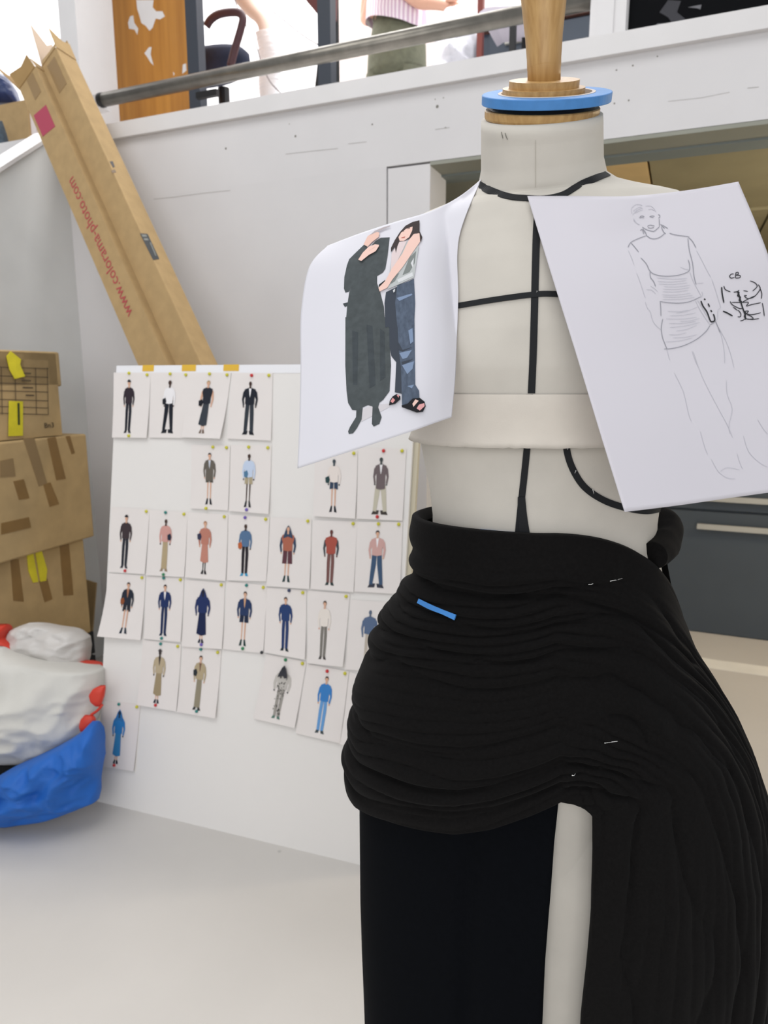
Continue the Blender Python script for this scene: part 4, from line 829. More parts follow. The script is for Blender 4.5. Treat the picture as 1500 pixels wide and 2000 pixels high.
# pencil marks on the neck
for s in ([(980, 258), (983, 270)], [(987, 260), (990, 268), (992, 272)], [(1070, 226), (1080, 224), (1090, 226)], [(1045, 225), (1046, 300), (1046, 365)]):
    ribbon('pencil_mark', BT, s, 1.2 if s[0][0] != 1045 else .7, mat('pencil', (120, 118, 110), .8) if s[0][0] != 1045 else mat('seam', (178, 172, 160), .9), df, h=.0009, th=.0004)
# calico band pinned round under the bust
cb_ = MB(); rg = []
for y, off in ((766, .0012), (772, .0025), (800, .004), (830, .0065), (848, .010), (857, .013), (857, .010), (845, .006)):
    R_ = bring(y, 160, off); rg.append(R_)
for i_, row in enumerate(rg):
    if i_ in (4, 5, 6):
        for k, p in enumerate(row): p.z += .0012 * noise.noise((k * .9, 3, 0)) + .002 * sin(k * .08)
cb_.loft(rg, cap=False); band = cb_.build('calico_band', M_CALICO, smooth=True, label='raw edged calico band wrapped round the dress form below the bust', cat='fabric band')
BBAND = BVHTree.FromPolygons(cb_.V, cb_.F)
# pins on the tapes
def pin(B, a_, b_, r, label, m=None):
    l0, n0 = on_mesh(B, *a_); l1, n1 = on_mesh(B, *b_)
    if l0 is None or l1 is None: return
    e = MB(); e.tube([l0 + n0 * .0012, (l0 + l1) / 2 + n0 * .0016, l1 + n1 * .0010], r * .7, 6); e.lathe(l0 + n0 * .0014, [(.0002, -.0006), (.0007, 0), (.0002, .0006)], n0, 8)
    e.build('dressmaking_pin', m or mat('pin_steel', (226, 226, 224), .25, metal=.4), smooth=True, label=label, cat='pin', group='dressmaking pins')
pin(BT, (1049, 570), (1047, 574), .0004, 'tiny pin where the vertical and bust tapes cross')
pin(BT, (1109, 873), (1108, 878), .0004, 'tiny pin at the top of the curved waist tape')
pin(BT, (1124, 919), (1122, 924), .0004, 'tiny pin midway down the curved waist tape')
pin(BT, (1157, 956), (1159, 964), .0004, 'tiny pin at the bend of the curved waist tape')
pin(BT, (1024, 1000), (1027, 1006), .0004, 'tiny pin at the foot of the centre tape')

# ================================================================== THE DRAPED SKIRT
EY = [980, 1020, 1050, 1080, 1120, 1180, 1240, 1300, 1360, 1420, 1500, 1600, 1700, 1800, 1900, 2000, 2150, 2350]
EL = [814, 812, 814, 822, 815, 776, 744, 724, 708, 696, 687, 686, 687, 688, 691, 695, 700, 708]
ER = [1292, 1296, 1300, 1304, 1312, 1326, 1352, 1392, 1430, 1462, 1493, 1512, 1512, 1507, 1498, 1486, 1470, 1450]
ED = [.107, .108, .109, .112, .116, .124, .132, .138, .142, .146, .150, .152, .152, .152, .152, .152, .152, .152]
eL = [-PL(x, y)[0] for x, y in zip(EL, EY)]; eR = [PL(x, y)[0] for x, y in zip(ER, EY)]; eZ = [zpx(y) for y in EY]
ez = eZ[::-1]; el_ = eL[::-1]; er_ = eR[::-1]; ed_ = ED[::-1]
def env(th, z, off=0.0):
    s, c = sin(th), cos(th); hw = interp(z, ez, el_ if s < 0 else er_) + off; d = interp(z, ez, ed_) + off; db = d * .9
    return W3(hw * s, (d if c > 0 else db) * c, z)
def envn(th, z):
    s, c = sin(th), cos(th); hw = interp(z, ez, el_ if s < 0 else er_); d = interp(z, ez, ed_)
    return (R0 * (s / hw) + F0 * (c / d)).normalized()
eg = MB(); th_ = np.linspace(-pi, pi, 181); zz_ = np.linspace(eZ[-1], eZ[0], 140); eg.loft([[env(t, z) for t in th_[:-1]] for z in zz_], cap=False)
BE = BVHTree.FromPolygons(eg.V, eg.F)
def thz(x, y):
    l_, n_ = on_mesh(BE, x, y); d = l_ - MC; lat = d.dot(R0); fw = d.dot(F0); z = l_.z
    return atan2(lat / interp(z, ez, el_ if lat < 0 else er_), fw / interp(z, ez, ed_)), z
hem = [thz(x, y) for x, y in ((700, 1575), (760, 1600), (830, 1618), (890, 1626), (960, 1616), (1030, 1592), (1095, 1563))]
hth = [h[0] for h in hem]; hz = [h[1] for h in hem]
edge = [thz(x, y) for x, y in ((1160, 1592), (1160, 1650), (1156, 1800), (1147, 1900), (1137, 1990))]
evz = [e[1] for e in edge][::-1]; evt = [e[0] for e in edge][::-1]
TH1, Z1 = thz(1095, 1563); ZCc = thz(1100, 1602)[1]; ZBOT = .24
ztop0 = thz(1080, 1059)[1]
def ztop(t): return ztop0 - .004 * max(0, -sin(t)) ** 2 + .004 * max(0, sin(t))
def contour(psi):
    """points (theta, z, arc) along one gather line: round the left side, over the corner, down the drape"""
    out = []
    thm = radians(104)
    def zleft(t): return (1 - psi) * interp(t, hth, hz) + psi * ztop(t)
    for k in range(190): t = -pi * 1.0 + (TH1 + pi) * k / 190; out.append((t, zleft(t), k / 190))
    zs_ = zleft(TH1); pe = psi ** 1.05
    te = interp(ZCc, evz, evt) * (1 - pe) + thm * pe
    for k in range(60):
        f = pi / 2 * k / 60; out.append((TH1 + (te - TH1) * sin(f), ZCc + (zs_ - ZCc) * cos(f) ** .9, 1 + k / 60))
    for k in range(121):
        z = ZCc + (ZBOT - ZCc) * k / 120; out.append((interp(z, evz, evt) * (1 - pe) + thm * pe, z, 2 + k / 120))
    return out
def puff(ph): # rounded swell between sharp creases
    return abs(sin(pi * ph)) ** .55
def fold(psi, a_, t):
    band_ = 1 - min(1, max(0, (psi - .84) / .08)) * .85       # the waistband stays smooth
    wv = 1.0 * noise.noise((a_ * 1.5, psi * 2.6, 2.0)) + .42 * noise.noise((a_ * 3.6, psi * 7, 7.0)) + .12 * noise.noise((a_ * 11, psi * 12, 3.0))
    ph = psi * 8.5 + wv + .25 * sin(a_ * 1.9 + psi * 3)
    big = puff(ph) - .62
    amp = .35 + .9 * max(0, min(1, .5 + 1.1 * noise.noise((a_ * 1.6 + 3, psi * 5.0, 21.0))))
    ph2 = psi * 25 + 1.8 * noise.noise((a_ * 2.0 + 4, psi * 4, 1.0)) + .4 * noise.noise((a_ * 7, psi * 9, 5.0)); msk = .45 + 1.0 * noise.noise((a_ * 1.8, psi * 3.6, 11.0))
    small = (puff(ph2) - .62) * max(0, min(1, msk))
    if a_ < 1: A = .0115; B_ = .0060
    elif a_ < 2: A = .0115 - .001 * (a_ - 1); B_ = .0058
    else: A = .0105 + .003 * (a_ - 2); B_ = .0045
    side = .75 + .25 * max(0, -sin(t))
    return (A * amp * big * side + B_ * small) * band_ * min(1, psi * 7 + .25)
NP = 190
skirt = empty('draped_skirt', (MC.x, MC.y, ZBOT), 'black jersey skirt with gathered hip wrap and side drape pinned on the dress form', 'skirt')
V = []; Fc = []; rows = [-1] + [k / NP for k in range(NP + 1)] + [2, 3, 4]
ncol = 190 + 60 + 121
for ps in rows:
    p_ = min(1, max(0, ps)); C_ = contour(p_)
    for (t, z, a_) in C_:
        d = fold(p_, a_, t) + .004
        dz = 0
        if ps == -1: d -= .012; dz = -.002 if a_ < 1.5 else 0
        if ps == 2: d -= .001; dz = .006
        if ps == 3: d -= .008; dz = .008
        if ps == 4: d -= .014; dz = -.004
        if p_ > .82 and a_ < 1.2: d += .0045 * sin(pi * min(1, (p_ - .82) / .18))
        # crease under the waistband
        d -= .006 * math.exp(-((p_ - .80 + .03 * sin(t * 2)) / .012) ** 2) * (a_ < 1.6)
        V.append(env(t, z + dz) + envn(t, z) * d)
for i in range(len(rows) - 1):
    for j in range(ncol - 1): Fc.append((i * ncol + j, i * ncol + j + 1, (i + 1) * ncol + j + 1, (i + 1) * ncol + j))
obj('gathered_wrap', V, Fc, M_BLACK, skirt, smooth=True)
BS = BVHTree.FromPolygons(V, Fc)
# back of the drape
V = []; Fc = []; n1, n2 = 60, 90
for i in range(n2 + 1):
    z = ZBOT + (ztop0 + .005 - ZBOT) * i / n2
    for j in range(n1 + 1):
        t = radians(100) + (pi - radians(100)) * j / n1; V.append(env(t, z) + envn(t, z) * (.004 + .006 * sin(j * .9) * (1 - i / n2)))
for i in range(n2):
    for j in range(n1): Fc.append((i * (n1 + 1) + j, i * (n1 + 1) + j + 1, (i + 1) * (n1 + 1) + j + 1, (i + 1) * (n1 + 1) + j))
obj('back_drape', V, Fc, M_BLACK, skirt, smooth=True)
# under panel with one soft pleat
pe_ = [thz(x, y) for x, y in ((1096, 1560), (1085, 1660), (1074, 1800), (1066, 1900), (1062, 1990))]; pz = [p[1] for p in pe_][::-1]; ptt = [p[0] for p in pe_][::-1]
V = []; Fc = []; n1, n2 = 160, 70; zt_p = thz(890, 1500)[1]
tpl = thz(905, 1800)[0]
for i in range(n2 + 1):
    z = ZBOT - .01 + (zt_p - ZBOT) * i / n2; tr = interp(z, pz, ptt)
    for j in range(n1 + 2):
        t = -pi + (tr + pi) * min(j, n1) / n1; d = -.014 - .010 * math.exp(-((t - tpl) / .05) ** 2) * (1 - .6 * i / n2) + .003 * sin(t * 7 + 1) * (1 - i / n2)
        if j == n1 + 1: d -= .008
        V.append(env(t, z, 0) + envn(t, z) * d)
m1 = n1 + 2
for i in range(n2):
    for j in range(m1 - 1): Fc.append((i * m1 + j, i * m1 + j + 1, (i + 1) * m1 + j + 1, (i + 1) * m1 + j))
obj('under_panel', V, Fc, M_NAVYB, skirt, smooth=True)
# cream lining panel showing in the slit
V = []; Fc = []; n1 = 30
for i in range(n2 + 1):
    z = ZBOT + (zt_p - ZBOT) * i / n2; ta = interp(z, pz, ptt) - .25; tb2 = interp(z, evz, evt) + .3
    for j in range(n1 + 1):
        t = ta + (tb2 - ta) * j / n1; V.append(env(t, z) + envn(t, z) * -.028)
for i in range(n2):
    for j in range(n1): Fc.append((i * (n1 + 1) + j, i * (n1 + 1) + j + 1, (i + 1) * (n1 + 1) + j + 1, (i + 1) * (n1 + 1) + j))
obj('hip_panel', V, Fc, M_LINEN, df, smooth=True)
# bunched knot of cloth at the right of the waist
kn = MB(); rg = []
path = curve_pts([W3(*q) for q in ((PL(1262, 1062)[0], .055, PL(1262, 1062)[1]), (PL(1290, 1060)[0], .02, PL(1290, 1056)[1]), (PL(1306, 1040)[0], -.005, PL(1306, 1040)[1]), (PL(1308, 1024)[0], -.02, PL(1308, 1024)[1]), (PL(1304, 1018)[0], -.035, PL(1304, 1016)[1]))], 8)
rs = [interp(i, [0, 8, 16, 22, 28, 32], [.014, .017, .016, .0145, .012, .003]) for i in range(len(path))]
kn.tube(path, rs, 20)
for i, v in enumerate(kn.V): v += Vector((1, 0, 0)) * .002 * noise.noise(v * 60) + Vector((0, 0, 1)) * .002 * noise.noise(v * 50 + Vector((3, 0, 0)))
kn.build('bunched_end', M_BLACK, skirt, smooth=True)
# blue tape markers and pins
ribbon('tape_marker', BT, [(938, 1038), (970, 1041), (1012, 1045)], 10, M_BLUE, h=.0012, label='strip of blue tape at the waist of the dress form', cat='tape')
rb_ = ribbon('tape_marker', BE, [(827, 1177), (850, 1188), (872, 1196), (896, 1206)], [9, 10, 9, 11], M_BLUE, n=6, h=.0085, th=.002, label='strip of blue tape on the gathered black skirt', cat='tape')
pin(BS, (1191, 1134), (1214, 1129), .0005, 'steel pin lying across the black waistband')
pin(BS, (1150, 1139), (1158, 1138), .0005, 'short steel pin point in the black waistband')
pin(BS, (1180, 1452), (1205, 1448), .0005, 'steel pin in the corner of the gathered wrap')
pin(BS, (1118, 1512), (1124, 1512), .0005, 'steel pin point above the slit in the skirt')

# ================================================================== PAPERS PINNED ON THE FORM
def sheet(name, G, m, nu, nv, label, cat, th=.0004):
    """G: rows of control points (px, py, depth); Catmull-Rom both ways"""
    rows_ = [curve_pts([atD(*c) for c in r], nu) for r in G]; cols_ = [curve_pts([r[j] for r in rows_], nv) for j in range(len(rows_[0]))]
    NU = len(cols_); NV = len(cols_[0]); V = [cols_[j][i] for i in range(NV) for j in range(NU)]; Fc = []
    for i, v in enumerate(V):          # the paper lies on the form, never inside it
        d = (v - EYE); L_ = d.length; d.normalize()
        for B in (BT, BBAND):
            hit_ = B.ray_cast(EYE, d)[3]
            if hit_ is not None and hit_ - .004 < L_: L_ = hit_ - .004
        V[i] = EYE + d * L_
    for i in range(NV - 1):
        for j in range(NU - 1): q = i * NU + j; Fc.append((q, q + 1, q + NU + 1, q + NU))
    B = BVHTree.FromPolygons(V, Fc)
    o = obj(name, V, Fc, m, smooth=True, label=label, cat=cat)
    s = o.modifiers.new('thickness', 'SOLIDIFY'); s.thickness = th; s.offset = 0
    return o, B
def decal(B, poly, m, name, parent, h, step=13):
    bm = bmesh.new(); f = bm.faces.new([bm.verts.new((x, y, 0)) for x, y in poly]); f.normal_update(); bmesh.ops.triangulate(bm, faces=[f])
    xs_ = [p[0] for p in poly]; ys_ = [p[1] for p in poly]
    for k in range(int(min(xs_) // step) + 1, int(max(xs_) // step) + 1): bmesh.ops.bisect_plane(bm, geom=bm.verts[:] + bm.edges[:] + bm.faces[:], plane_co=(k * step, 0, 0), plane_no=(1, 0, 0))
    for k in range(int(min(ys_) // step) + 1, int(max(ys_) // step) + 1): bmesh.ops.bisect_plane(bm, geom=bm.verts[:] + bm.edges[:] + bm.faces[:], plane_co=(0, k * step, 0), plane_no=(0, 1, 0))
    bm.verts.index_update(); V = []; ok = True
    for v in bm.verts:
        l_, n_ = on_mesh(B, v.co.x, v.co.y)
        if l_ is None: ok = False; break
        V.append(l_ + n_ * h)
    if ok: obj(name, V, [tuple(v.index for v in f.verts) for f in bm.faces], m, parent, smooth=True, recalc=False)
    bm.free()
    return ok
def strokes(B, L, wpx, m, name, parent, h=.0006, n=4):
    V = []; Fc = []
    for s in L:
        P = curve_pts([(x, y, 0) for x, y in s], n) if len(s) > 2 else [Vector((s[0][0], s[0][1], 0)).lerp(Vector((s[1][0], s[1][1], 0)), k / 4) for k in range(5)]
        Q = [(l_, n_) for l_, n_ in (on_mesh(B, p.x, p.y) for p in P) if l_ is not None]; b0 = len(V)
        for i, (l_, n_) in enumerate(Q):
            d = Q[min(i + 1, len(Q) - 1)][0] - Q[max(i - 1, 0)][0]
            if d.length < 1e-9: d = Vector((1, 0, 0))
            sd = d.normalized().cross(n_).normalized() * (wpx / F * .66 / 2) * (1 if 0 < i < len(Q) - 1 else .5); V += [l_ + sd + n_ * h, l_ - sd + n_ * h]
        for i in range(len(Q) - 1): q = b0 + 2 * i; Fc.append((q, q + 1, q + 3, q + 2))
    return obj(name, V, Fc, m, parent, recalc=False, kind='stuff')
# left sheet: colour print of two people, pinned at the shoulder and bowing away from the form
G = [[(640, 480, .745), (700, 457, .72), (770, 434, .70), (840, 413, .695), (895, 385, .715), (940, 350, .745)],
     [(604, 522, .735), (670, 520, .705), (745, 505, .685), (820, 492, .675), (868, 478, .685), (897, 462, .705)],
     [(588, 610, .72), (660, 612, .69), (740, 600, .672), (815, 590, .665), (862, 584, .672), (895, 580, .69)],
     [(587, 720, .70), (658, 712, .675), (738, 698, .66), (814, 684, .655), (860, 676, .662), (892, 670, .675)],
     [(585, 820, .685), (656, 802, .662), (736, 780, .65), (812, 760, .648), (856, 748, .655), (889, 740, .668)],
     [(581, 915, .675), (652, 892, .655), (732, 866, .645), (808, 841, .643), (850, 826, .65), (882, 815, .66)]]
pl, BP1 = sheet('print_sheet', G, M_PAPER, 10, 10, 'curling white sheet with a colour print of two people pinned at the shoulder', 'paper')
def c2p(L, ox, oy, s): return [(ox + x / s, oy + y / s) for x, y in L]
cA = lambda *L: c2p(L, 640, 410, 6.818)      # upper detail
cB = lambda *L: c2p(L, 640, 620, 6.818)      # lower detail
BLKD = mat('print_black', (76, 82, 84), .75, .12, 140.0, spec=.2); BLKD2 = mat('print_black_fold', (66, 72, 76), .75, .12, 140.0, spec=.2); SKN = flat(228, 190, 176); SKN2 = flat(236, 200, 188); JN = mat('print_denim', (84, 95, 112), .75, .2, 160.0, spec=.2, stretch=(2, 2, .5)); JND = flat(64, 70, 80); JNL = flat(128, 146, 174); HAIR = flat(66, 58, 58); VEST = flat(186, 190, 190); VESTD = flat(128, 134, 132); VESTL = flat(214, 216, 218); SHADE = flat(206, 202, 206); SAND = flat(34, 34, 38)
layers = [
 (cB((450, 1230), (600, 1170), (820, 1150), (830, 1190), (700, 1260), (450, 1390)), SHADE),
 # black dress: upper
 (cA((490, 465), (550, 520), (640, 420), (710, 375), (828, 370), (800, 620), (770, 790), (735, 840), (660, 885), (660, 980), (700, 1090), (750, 1290), (770, 1568), (240, 1568), (262, 1290), (290, 1100), (330, 1020), (290, 1090), (240, 1105), (220, 1050), (225, 900), (260, 740), (290, 660), (360, 590)), BLKD),
 (cA((205, 1250), (270, 1235), (262, 1285), (232, 1295)), BLKD2),
 # dress: lower
 (cB((240, 0), (940, 0), (940, 300), (830, 390), (845, 640), (825, 985), (740, 1100), (690, 1140), (675, 1200), (720, 1330), (690, 1420), (615, 1455), (590, 1420), (600, 1190), (540, 1170), (470, 1200), (455, 1360), (390, 1480), (340, 1545), (285, 1555), (275, 1520), (300, 1460), (380, 1330), (385, 1240), (330, 1235), (275, 1140), (255, 980), (238, 640)), BLKD),
 (cB((330, 180), (410, 200), (400, 900), (340, 900)), BLKD2), (cB((520, 100), (600, 120), (640, 900), (560, 950)), BLKD2), (cB((700, 150), (760, 200), (770, 800), (700, 850)), BLKD2),
 # second person: back leg then jeans
 (cA((780, 1100), (1150, 920), (1160, 1240), (1150, 1568), (770, 1568), (760, 1240)), JND),
 (cB((820, 0), (960, 0), (985, 400), (985, 1020), (895, 1000), (915, 600), (850, 520), (826, 390)), JND),
 (cA((930, 1010), (1150, 930), (1165, 1250), (1150, 1568), (930, 1568), (900, 1250)), JN),
 (cB((930, 0), (1155, 0), (1165, 900), (1215, 980), (1220, 1085), (1110, 1100), (1060, 1160), (990, 1180), (980, 700), (945, 400)), JN),
 (cB((955, 480), (1120, 440), (1060, 540), (1000, 560)), JNL), (cB((990, 640), (1150, 590), (1130, 690), (1060, 760)), JNL), (cA((920, 1180), (1120, 1120), (1130, 1140), (960, 1220)), JNL), (cB((1060, 920), (1150, 900), (1120, 950)), JNL), (cB((1075, 180), (1130, 150), (1140, 330), (1100, 360)), JNL), (cB((940, 330), (1000, 440), (1130, 400), (1000, 460), (945, 440)), JND), (cB((985, 600), (1140, 560), (1000, 640)), JND),
 # vest
 (cA((1000, 470), (1090, 420), (1215, 500), (1150, 910), (1000, 980), (805, 1065), (830, 840), (860, 640)), VEST),
 (cA((1090, 650), (1180, 560), (1160, 720), (1090, 840), (1000, 880)), VESTD), (cA((860, 900), (960, 850), (900, 960), (840, 1000)), VESTD), (cA((930, 940), (1130, 840), (1140, 890), (950, 980)), VESTL), (cA((1110, 720), (1150, 650), (1140, 800)), VESTL),
 # face, hair, chest, arms
 (cA((960, 440), (1060, 430), (1000, 560), (880, 800), (845, 840), (860, 590), (930, 480)), flat(220, 204, 204)),
 (cA((1225, 155), (1130, 180), (1040, 230), (970, 310), (900, 420), (850, 520), (850, 580), (900, 500), (915, 590), (935, 500), (970, 420), (1080, 400), (1170, 330), (1240, 440), (1262, 380), (1225, 300)), HAIR),
 (cA((985, 320), (1050, 270), (1135, 240), (1130, 290), (1090, 380), (1020, 430), (965, 430), (950, 380)), SKN2),
 (cA((985, 385), (1040, 370), (1030, 392), (990, 396)), flat(190, 116, 104)), (cA((1000, 305), (1025, 295), (1020, 306)), HAIR), (cA((1060, 275), (1100, 255), (1095, 268)), HAIR),
 (cA((1150, 340), (1225, 330), (1232, 440), (1150, 560), (1000, 780), (870, 940), (800, 1050), (700, 1100), (685, 1050), (780, 950), (860, 800), (1000, 600), (1080, 430)), SKN2),
 (cA((690, 1010), (775, 945), (770, 965), (690, 1045)), flat(40, 40, 42)),
 (cA((875, 1085), (905, 1060), (900, 1100), (885, 1115)), VESTL),
 # first person: face, cap, hand
 (cA((545, 370), (640, 310), (700, 320), (690, 380), (600, 450), (545, 510), (490, 480)), SKN), (cA((570, 360), (640, 300), (760, 250), (845, 228), (840, 240), (700, 300), (600, 345)), flat(176, 166, 168)),
 (cA((420, 680), (480, 590), (560, 510), (640, 480), (695, 485), (690, 510), (650, 570), (560, 620), (460, 700)), SKN2), (cA((560, 560), (640, 510), (642, 516), (565, 568)), SKN),
 # feet
 (cB((820, 1180), (830, 1120), (870, 1060), (920, 1030), (970, 1060), (970, 1100), (900, 1160)), SAND), (cB((840, 1130), (870, 1080), (900, 1110), (870, 1150)), flat(216, 150, 150)), (cB((920, 1045), (955, 1040), (945, 1080)), flat(216, 150, 150)),
 (cB((985, 1180), (1060, 1160), (1130, 1090), (1220, 1080), (1280, 1130), (1295, 1190), (1260, 1265), (1180, 1275), (1090, 1240), (990, 1205)), SAND), (cB((1125, 1160), (1165, 1100), (1205, 1120), (1140, 1200)), SKN2), (cB((1180, 1220), (1210, 1170), (1275, 1150), (1280, 1190), (1220, 1250)), flat(226, 166, 166)),
]
for i, (poly, m1) in enumerate(layers): decal(BP1, poly, m1, 'printed_shape', pl, .0005 + .00005 * i)
pin(BP1, (868, 396), (870, 412), .0005, 'pin fixing the two person print to the shoulder')

# right sheet: pencil sketch
G = [[(1030, 383, .662), (1130, 383, .66), (1230, 383, .658), (1340, 372, .654), (1442, 355, .648)],
     [(1076, 533, .636), (1180, 530, .636), (1284, 524, .638), (1392, 512, .64), (1498, 492, .638)],
     [(1125, 690, .618), (1228, 686, .626), (1335, 680, .635), (1440, 668, .642), (1545, 648, .645)],
     [(1173, 848, .600), (1276, 843, .612), (1380, 835, .625), (1486, 822, .636), (1592, 804, .642)],
     [(1220, 1000, .588), (1325, 987, .604), (1430, 972, .62), (1538, 957, .633), (1640, 942, .64)]]
sk, BP2 = sheet('sketch_sheet', G, mat('sketch_paper', (210, 207, 214), .7, spec=.2), 10, 10, 'white sheet with a pencil sketch of a gathered outfit pinned on the right shoulder', 'paper')
cS = lambda *L: c2p(L, 1200, 370, 5.0)
cT = lambda *L: c2p(L, 1000, 330, 2.858)
faint = [cS((170, 240), (165, 190), (200, 155), (240, 150), (270, 160)), cS((180, 250), (190, 235), (275, 200)), cS((180, 215), (230, 180), (265, 175)), cS((190, 225), (240, 195), (275, 185)), cS((300, 165), (350, 165), (385, 190), (405, 225)), cS((330, 200), (360, 195), (390, 210)),
  cS((185, 285), (215, 330), (245, 345)), cS((185, 290), (200, 320), (240, 350)),
  cS((190, 740), (170, 680), (135, 600)), cS((215, 820), (240, 880), (270, 970), (300, 1060)), cS((300, 1100), (320, 1160), (350, 1200), (375, 1290), (430, 1355), (455, 1365)), cS((800, 600), (850, 690), (900, 790), (940, 860)), cS((950, 880), (990, 1000), (1020, 1100), (1035, 1155), (1010, 1180), (1005, 1260), (980, 1290)),
  cS((310, 980), (360, 985), (400, 1020)), cS((350, 945), (390, 970), (420, 1000)), cS((800, 920), (870, 915)), cS((510, 1560), (530, 1640), (540, 1670)), cS((755, 1580), (790, 1680), (820, 1740)), cS((990, 1310), (1040, 1420), (1070, 1580), (1075, 1700)), cS((1010, 1340), (1080, 1470), (1130, 1600), (1165, 1740)),
  cS((840, 1060), (860, 1030), (850, 1000)), cS((790, 1090), (830, 1170), (880, 1250), (930, 1320)), cS((810, 1085), (850, 1150), (900, 1240)), cS((640, 760), (690, 780), (725, 785)), cS((735, 810), (760, 880), (800, 960), (850, 1050)),
  cT((905, 1140), (940, 1210), (960, 1260), (985, 1370), (1000, 1410)), cT((1010, 1020), (1060, 1160), (1130, 1300), (1200, 1430), (1230, 1500)), cT((1195, 1180), (1200, 1260), (1228, 1340), (1210, 1430), (1215, 1480)), cT((1050, 1465), (1070, 1540), (1090, 1595)), cT((1110, 1620), (1150, 1690), (1200, 1725), (1245, 1730)), cT((1160, 1690), (1200, 1668), (1270, 1680)), cT((1255, 1590), (1270, 1640), (1285, 1675)), cT((1290, 1490), (1320, 1580), (1380, 1640), (1425, 1665)), cT((1370, 1400), (1400, 1450), (1425, 1480))]
for k, (y0, y1, x0, x1) in enumerate(((865, 870, 410, 710), (900, 890, 420, 700), (925, 912, 430, 710), (950, 935, 480, 740), (975, 960, 470, 730), (1000, 985, 470, 720), (1030, 1015, 460, 740), (1050, 1035, 470, 760), (1075, 1055, 470, 780), (1190, 1180, 520, 720), (1210, 1150, 600, 810), (1235, 1205, 540, 790), (1265, 1250, 500, 800), (1290, 1260, 640, 830), (1310, 1290, 530, 790), (1350, 1300, 540, 830), (1385, 1330, 600, 800), (1420, 1400, 530, 700), (1450, 1420, 570, 800), (1490, 1450, 500, 760))):
    faint.append(cS((x0, y0), ((x0 + x1) / 2, (y0 + y1) / 2 + 10), (x1, y1)))
strokes(BP2, faint, 1.0, mat('pencil_faint', (192, 191, 199), .8), 'faint_pencil_lines', sk)
mid = [cS((245, 270), (265, 262), (290, 268)), cS((240, 280), (268, 278), (285, 282)), cS((340, 270), (365, 262), (390, 266)), cS((350, 275), (380, 278)), cS((320, 365), (345, 352), (390, 360)), cS((325, 375), (350, 382), (385, 374)), cS((270, 370), (310, 395), (370, 412), (395, 405), (440, 365)), cS((425, 250), (440, 255), (440, 275), (428, 285)), cS((435, 290), (438, 365)),
  cS((280, 395), (300, 420), (315, 460)), cS((250, 405), (270, 395), (285, 440)), cS((275, 385), (300, 430)), cS((445, 345), (480, 360), (520, 385)), cS((455, 355), (490, 385)), cS((455, 370), (480, 420), (500, 435)), cS((315, 455), (350, 480), (400, 485), (450, 465), (490, 430)),
  cS((310, 455), (240, 480), (160, 520), (130, 570)), cS((535, 430), (600, 448), (730, 465)), cS((160, 525), (200, 570), (235, 615)), cS((720, 470), (760, 510), (795, 575)), cS((715, 480), (730, 600), (760, 720), (775, 850), (795, 930)), cS((255, 670), (310, 730), (345, 800), (400, 835), (500, 850), (620, 840), (700, 815), (730, 790), (732, 740), (718, 690)), cS((345, 800), (350, 860), (380, 900), (400, 950)),
  cS((440, 1095), (520, 1108), (640, 1112), (740, 1095), (840, 1050)), cS((445, 1095), (450, 1160), (452, 1240)), cS((470, 1265), (455, 1350), (465, 1440), (490, 1510), (510, 1560)), cS((480, 1560), (560, 1555), (680, 1525), (800, 1465), (890, 1390), (930, 1330)), cS((930, 1325), (965, 1305), (985, 1285)), cS((985, 1290), (1010, 1350), (1030, 1400))]
strokes(BP2, mid, 1.5, mat('pencil_mid', (152, 152, 160), .8), 'pencil_lines', sk, .0007)
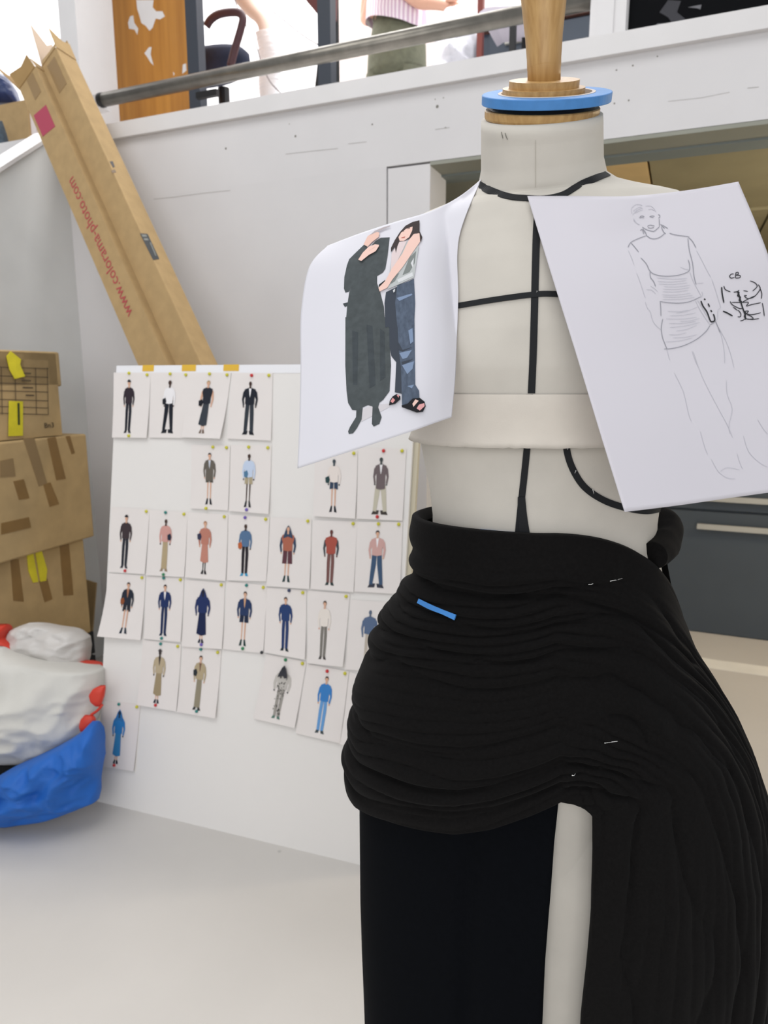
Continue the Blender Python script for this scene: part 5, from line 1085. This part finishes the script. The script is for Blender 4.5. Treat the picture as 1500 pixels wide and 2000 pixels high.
dark = [cS((1162, 828), (1138, 830), (1122, 850), (1136, 868), (1168, 862)), cS((1184, 814), (1180, 840), (1176, 868)), cS((1180, 816), (1204, 812), (1204, 832), (1182, 840), (1222, 842), (1220, 864), (1178, 868)),
  cS((1065, 945), (1080, 980), (1130, 1003)), cS((1160, 1005), (1195, 1000), (1215, 985)), cS((1255, 990), (1300, 998)), cS((1320, 895), (1370, 915), (1390, 950), (1345, 995)), cS((1400, 930), (1420, 965), (1405, 1000), (1360, 1050), (1300, 1068), (1265, 1040), (1290, 1040)), cS((1420, 970), (1435, 1020), (1430, 1070)), cS((1240, 1105), (1310, 1068), (1370, 1040)), cS((1125, 1095), (1150, 1130), (1220, 1165), (1250, 1160)), cS((1140, 1105), (1240, 1105), (1305, 1105), (1285, 1140), (1340, 1125), (1425, 1108)), cS((1155, 1150), (1200, 1185)), cS((1205, 1180), (1230, 1215), (1225, 1245), (1200, 1245)), cS((1270, 1190), (1305, 1190), (1290, 1215), (1340, 1225), (1425, 1205)), cS((1290, 1225), (1330, 1240), (1350, 1265), (1290, 1270)), cS((1440, 1110), (1450, 1160), (1460, 1240)), cS((1225, 1285), (1250, 1280), (1270, 1265)), cS((1285, 1265), (1340, 1272), (1410, 1262))]
strokes(BP2, dark, 1.7, mat('ink_line', (44, 44, 50), .7), 'ink_lines', sk, .0008)
bold = [cS((1043, 955), (1048, 1020), (1065, 1110)), cS((1195, 995), (1215, 1040), (1230, 1100), (1250, 1165), (1270, 1220), (1278, 1275)), cS((1190, 1000), (1212, 1010), (1200, 1040), (1225, 1055), (1215, 1085), (1240, 1100)), cS((1255, 1185), (1280, 1215), (1265, 1240), (1285, 1270)), cS((1055, 1190), (1100, 1210), (1150, 1238)), cS((840, 1090), (860, 1140), (900, 1200), (930, 1280), (950, 1295), (975, 1280), (970, 1240), (960, 1220)), cS((870, 1070), (885, 1080)), cS((910, 1115), (925, 1150)), cS((935, 1180), (948, 1200))]
strokes(BP2, bold, 2.6, mat('ink_bold', (30, 32, 36), .7), 'bold_ink_lines', sk, .0009)
pin(BP2, (1265, 375), (1272, 396), .0005, 'pin fixing the pencil sketch to the form', mat('pin_dark', (130, 128, 130), .3, metal=.5))

for o in bpy.data.objects:
    if o.type == 'MESH' and o.parent is None and 'kind' not in o and 'label' not in o: print('UNLABELLED', o.name)
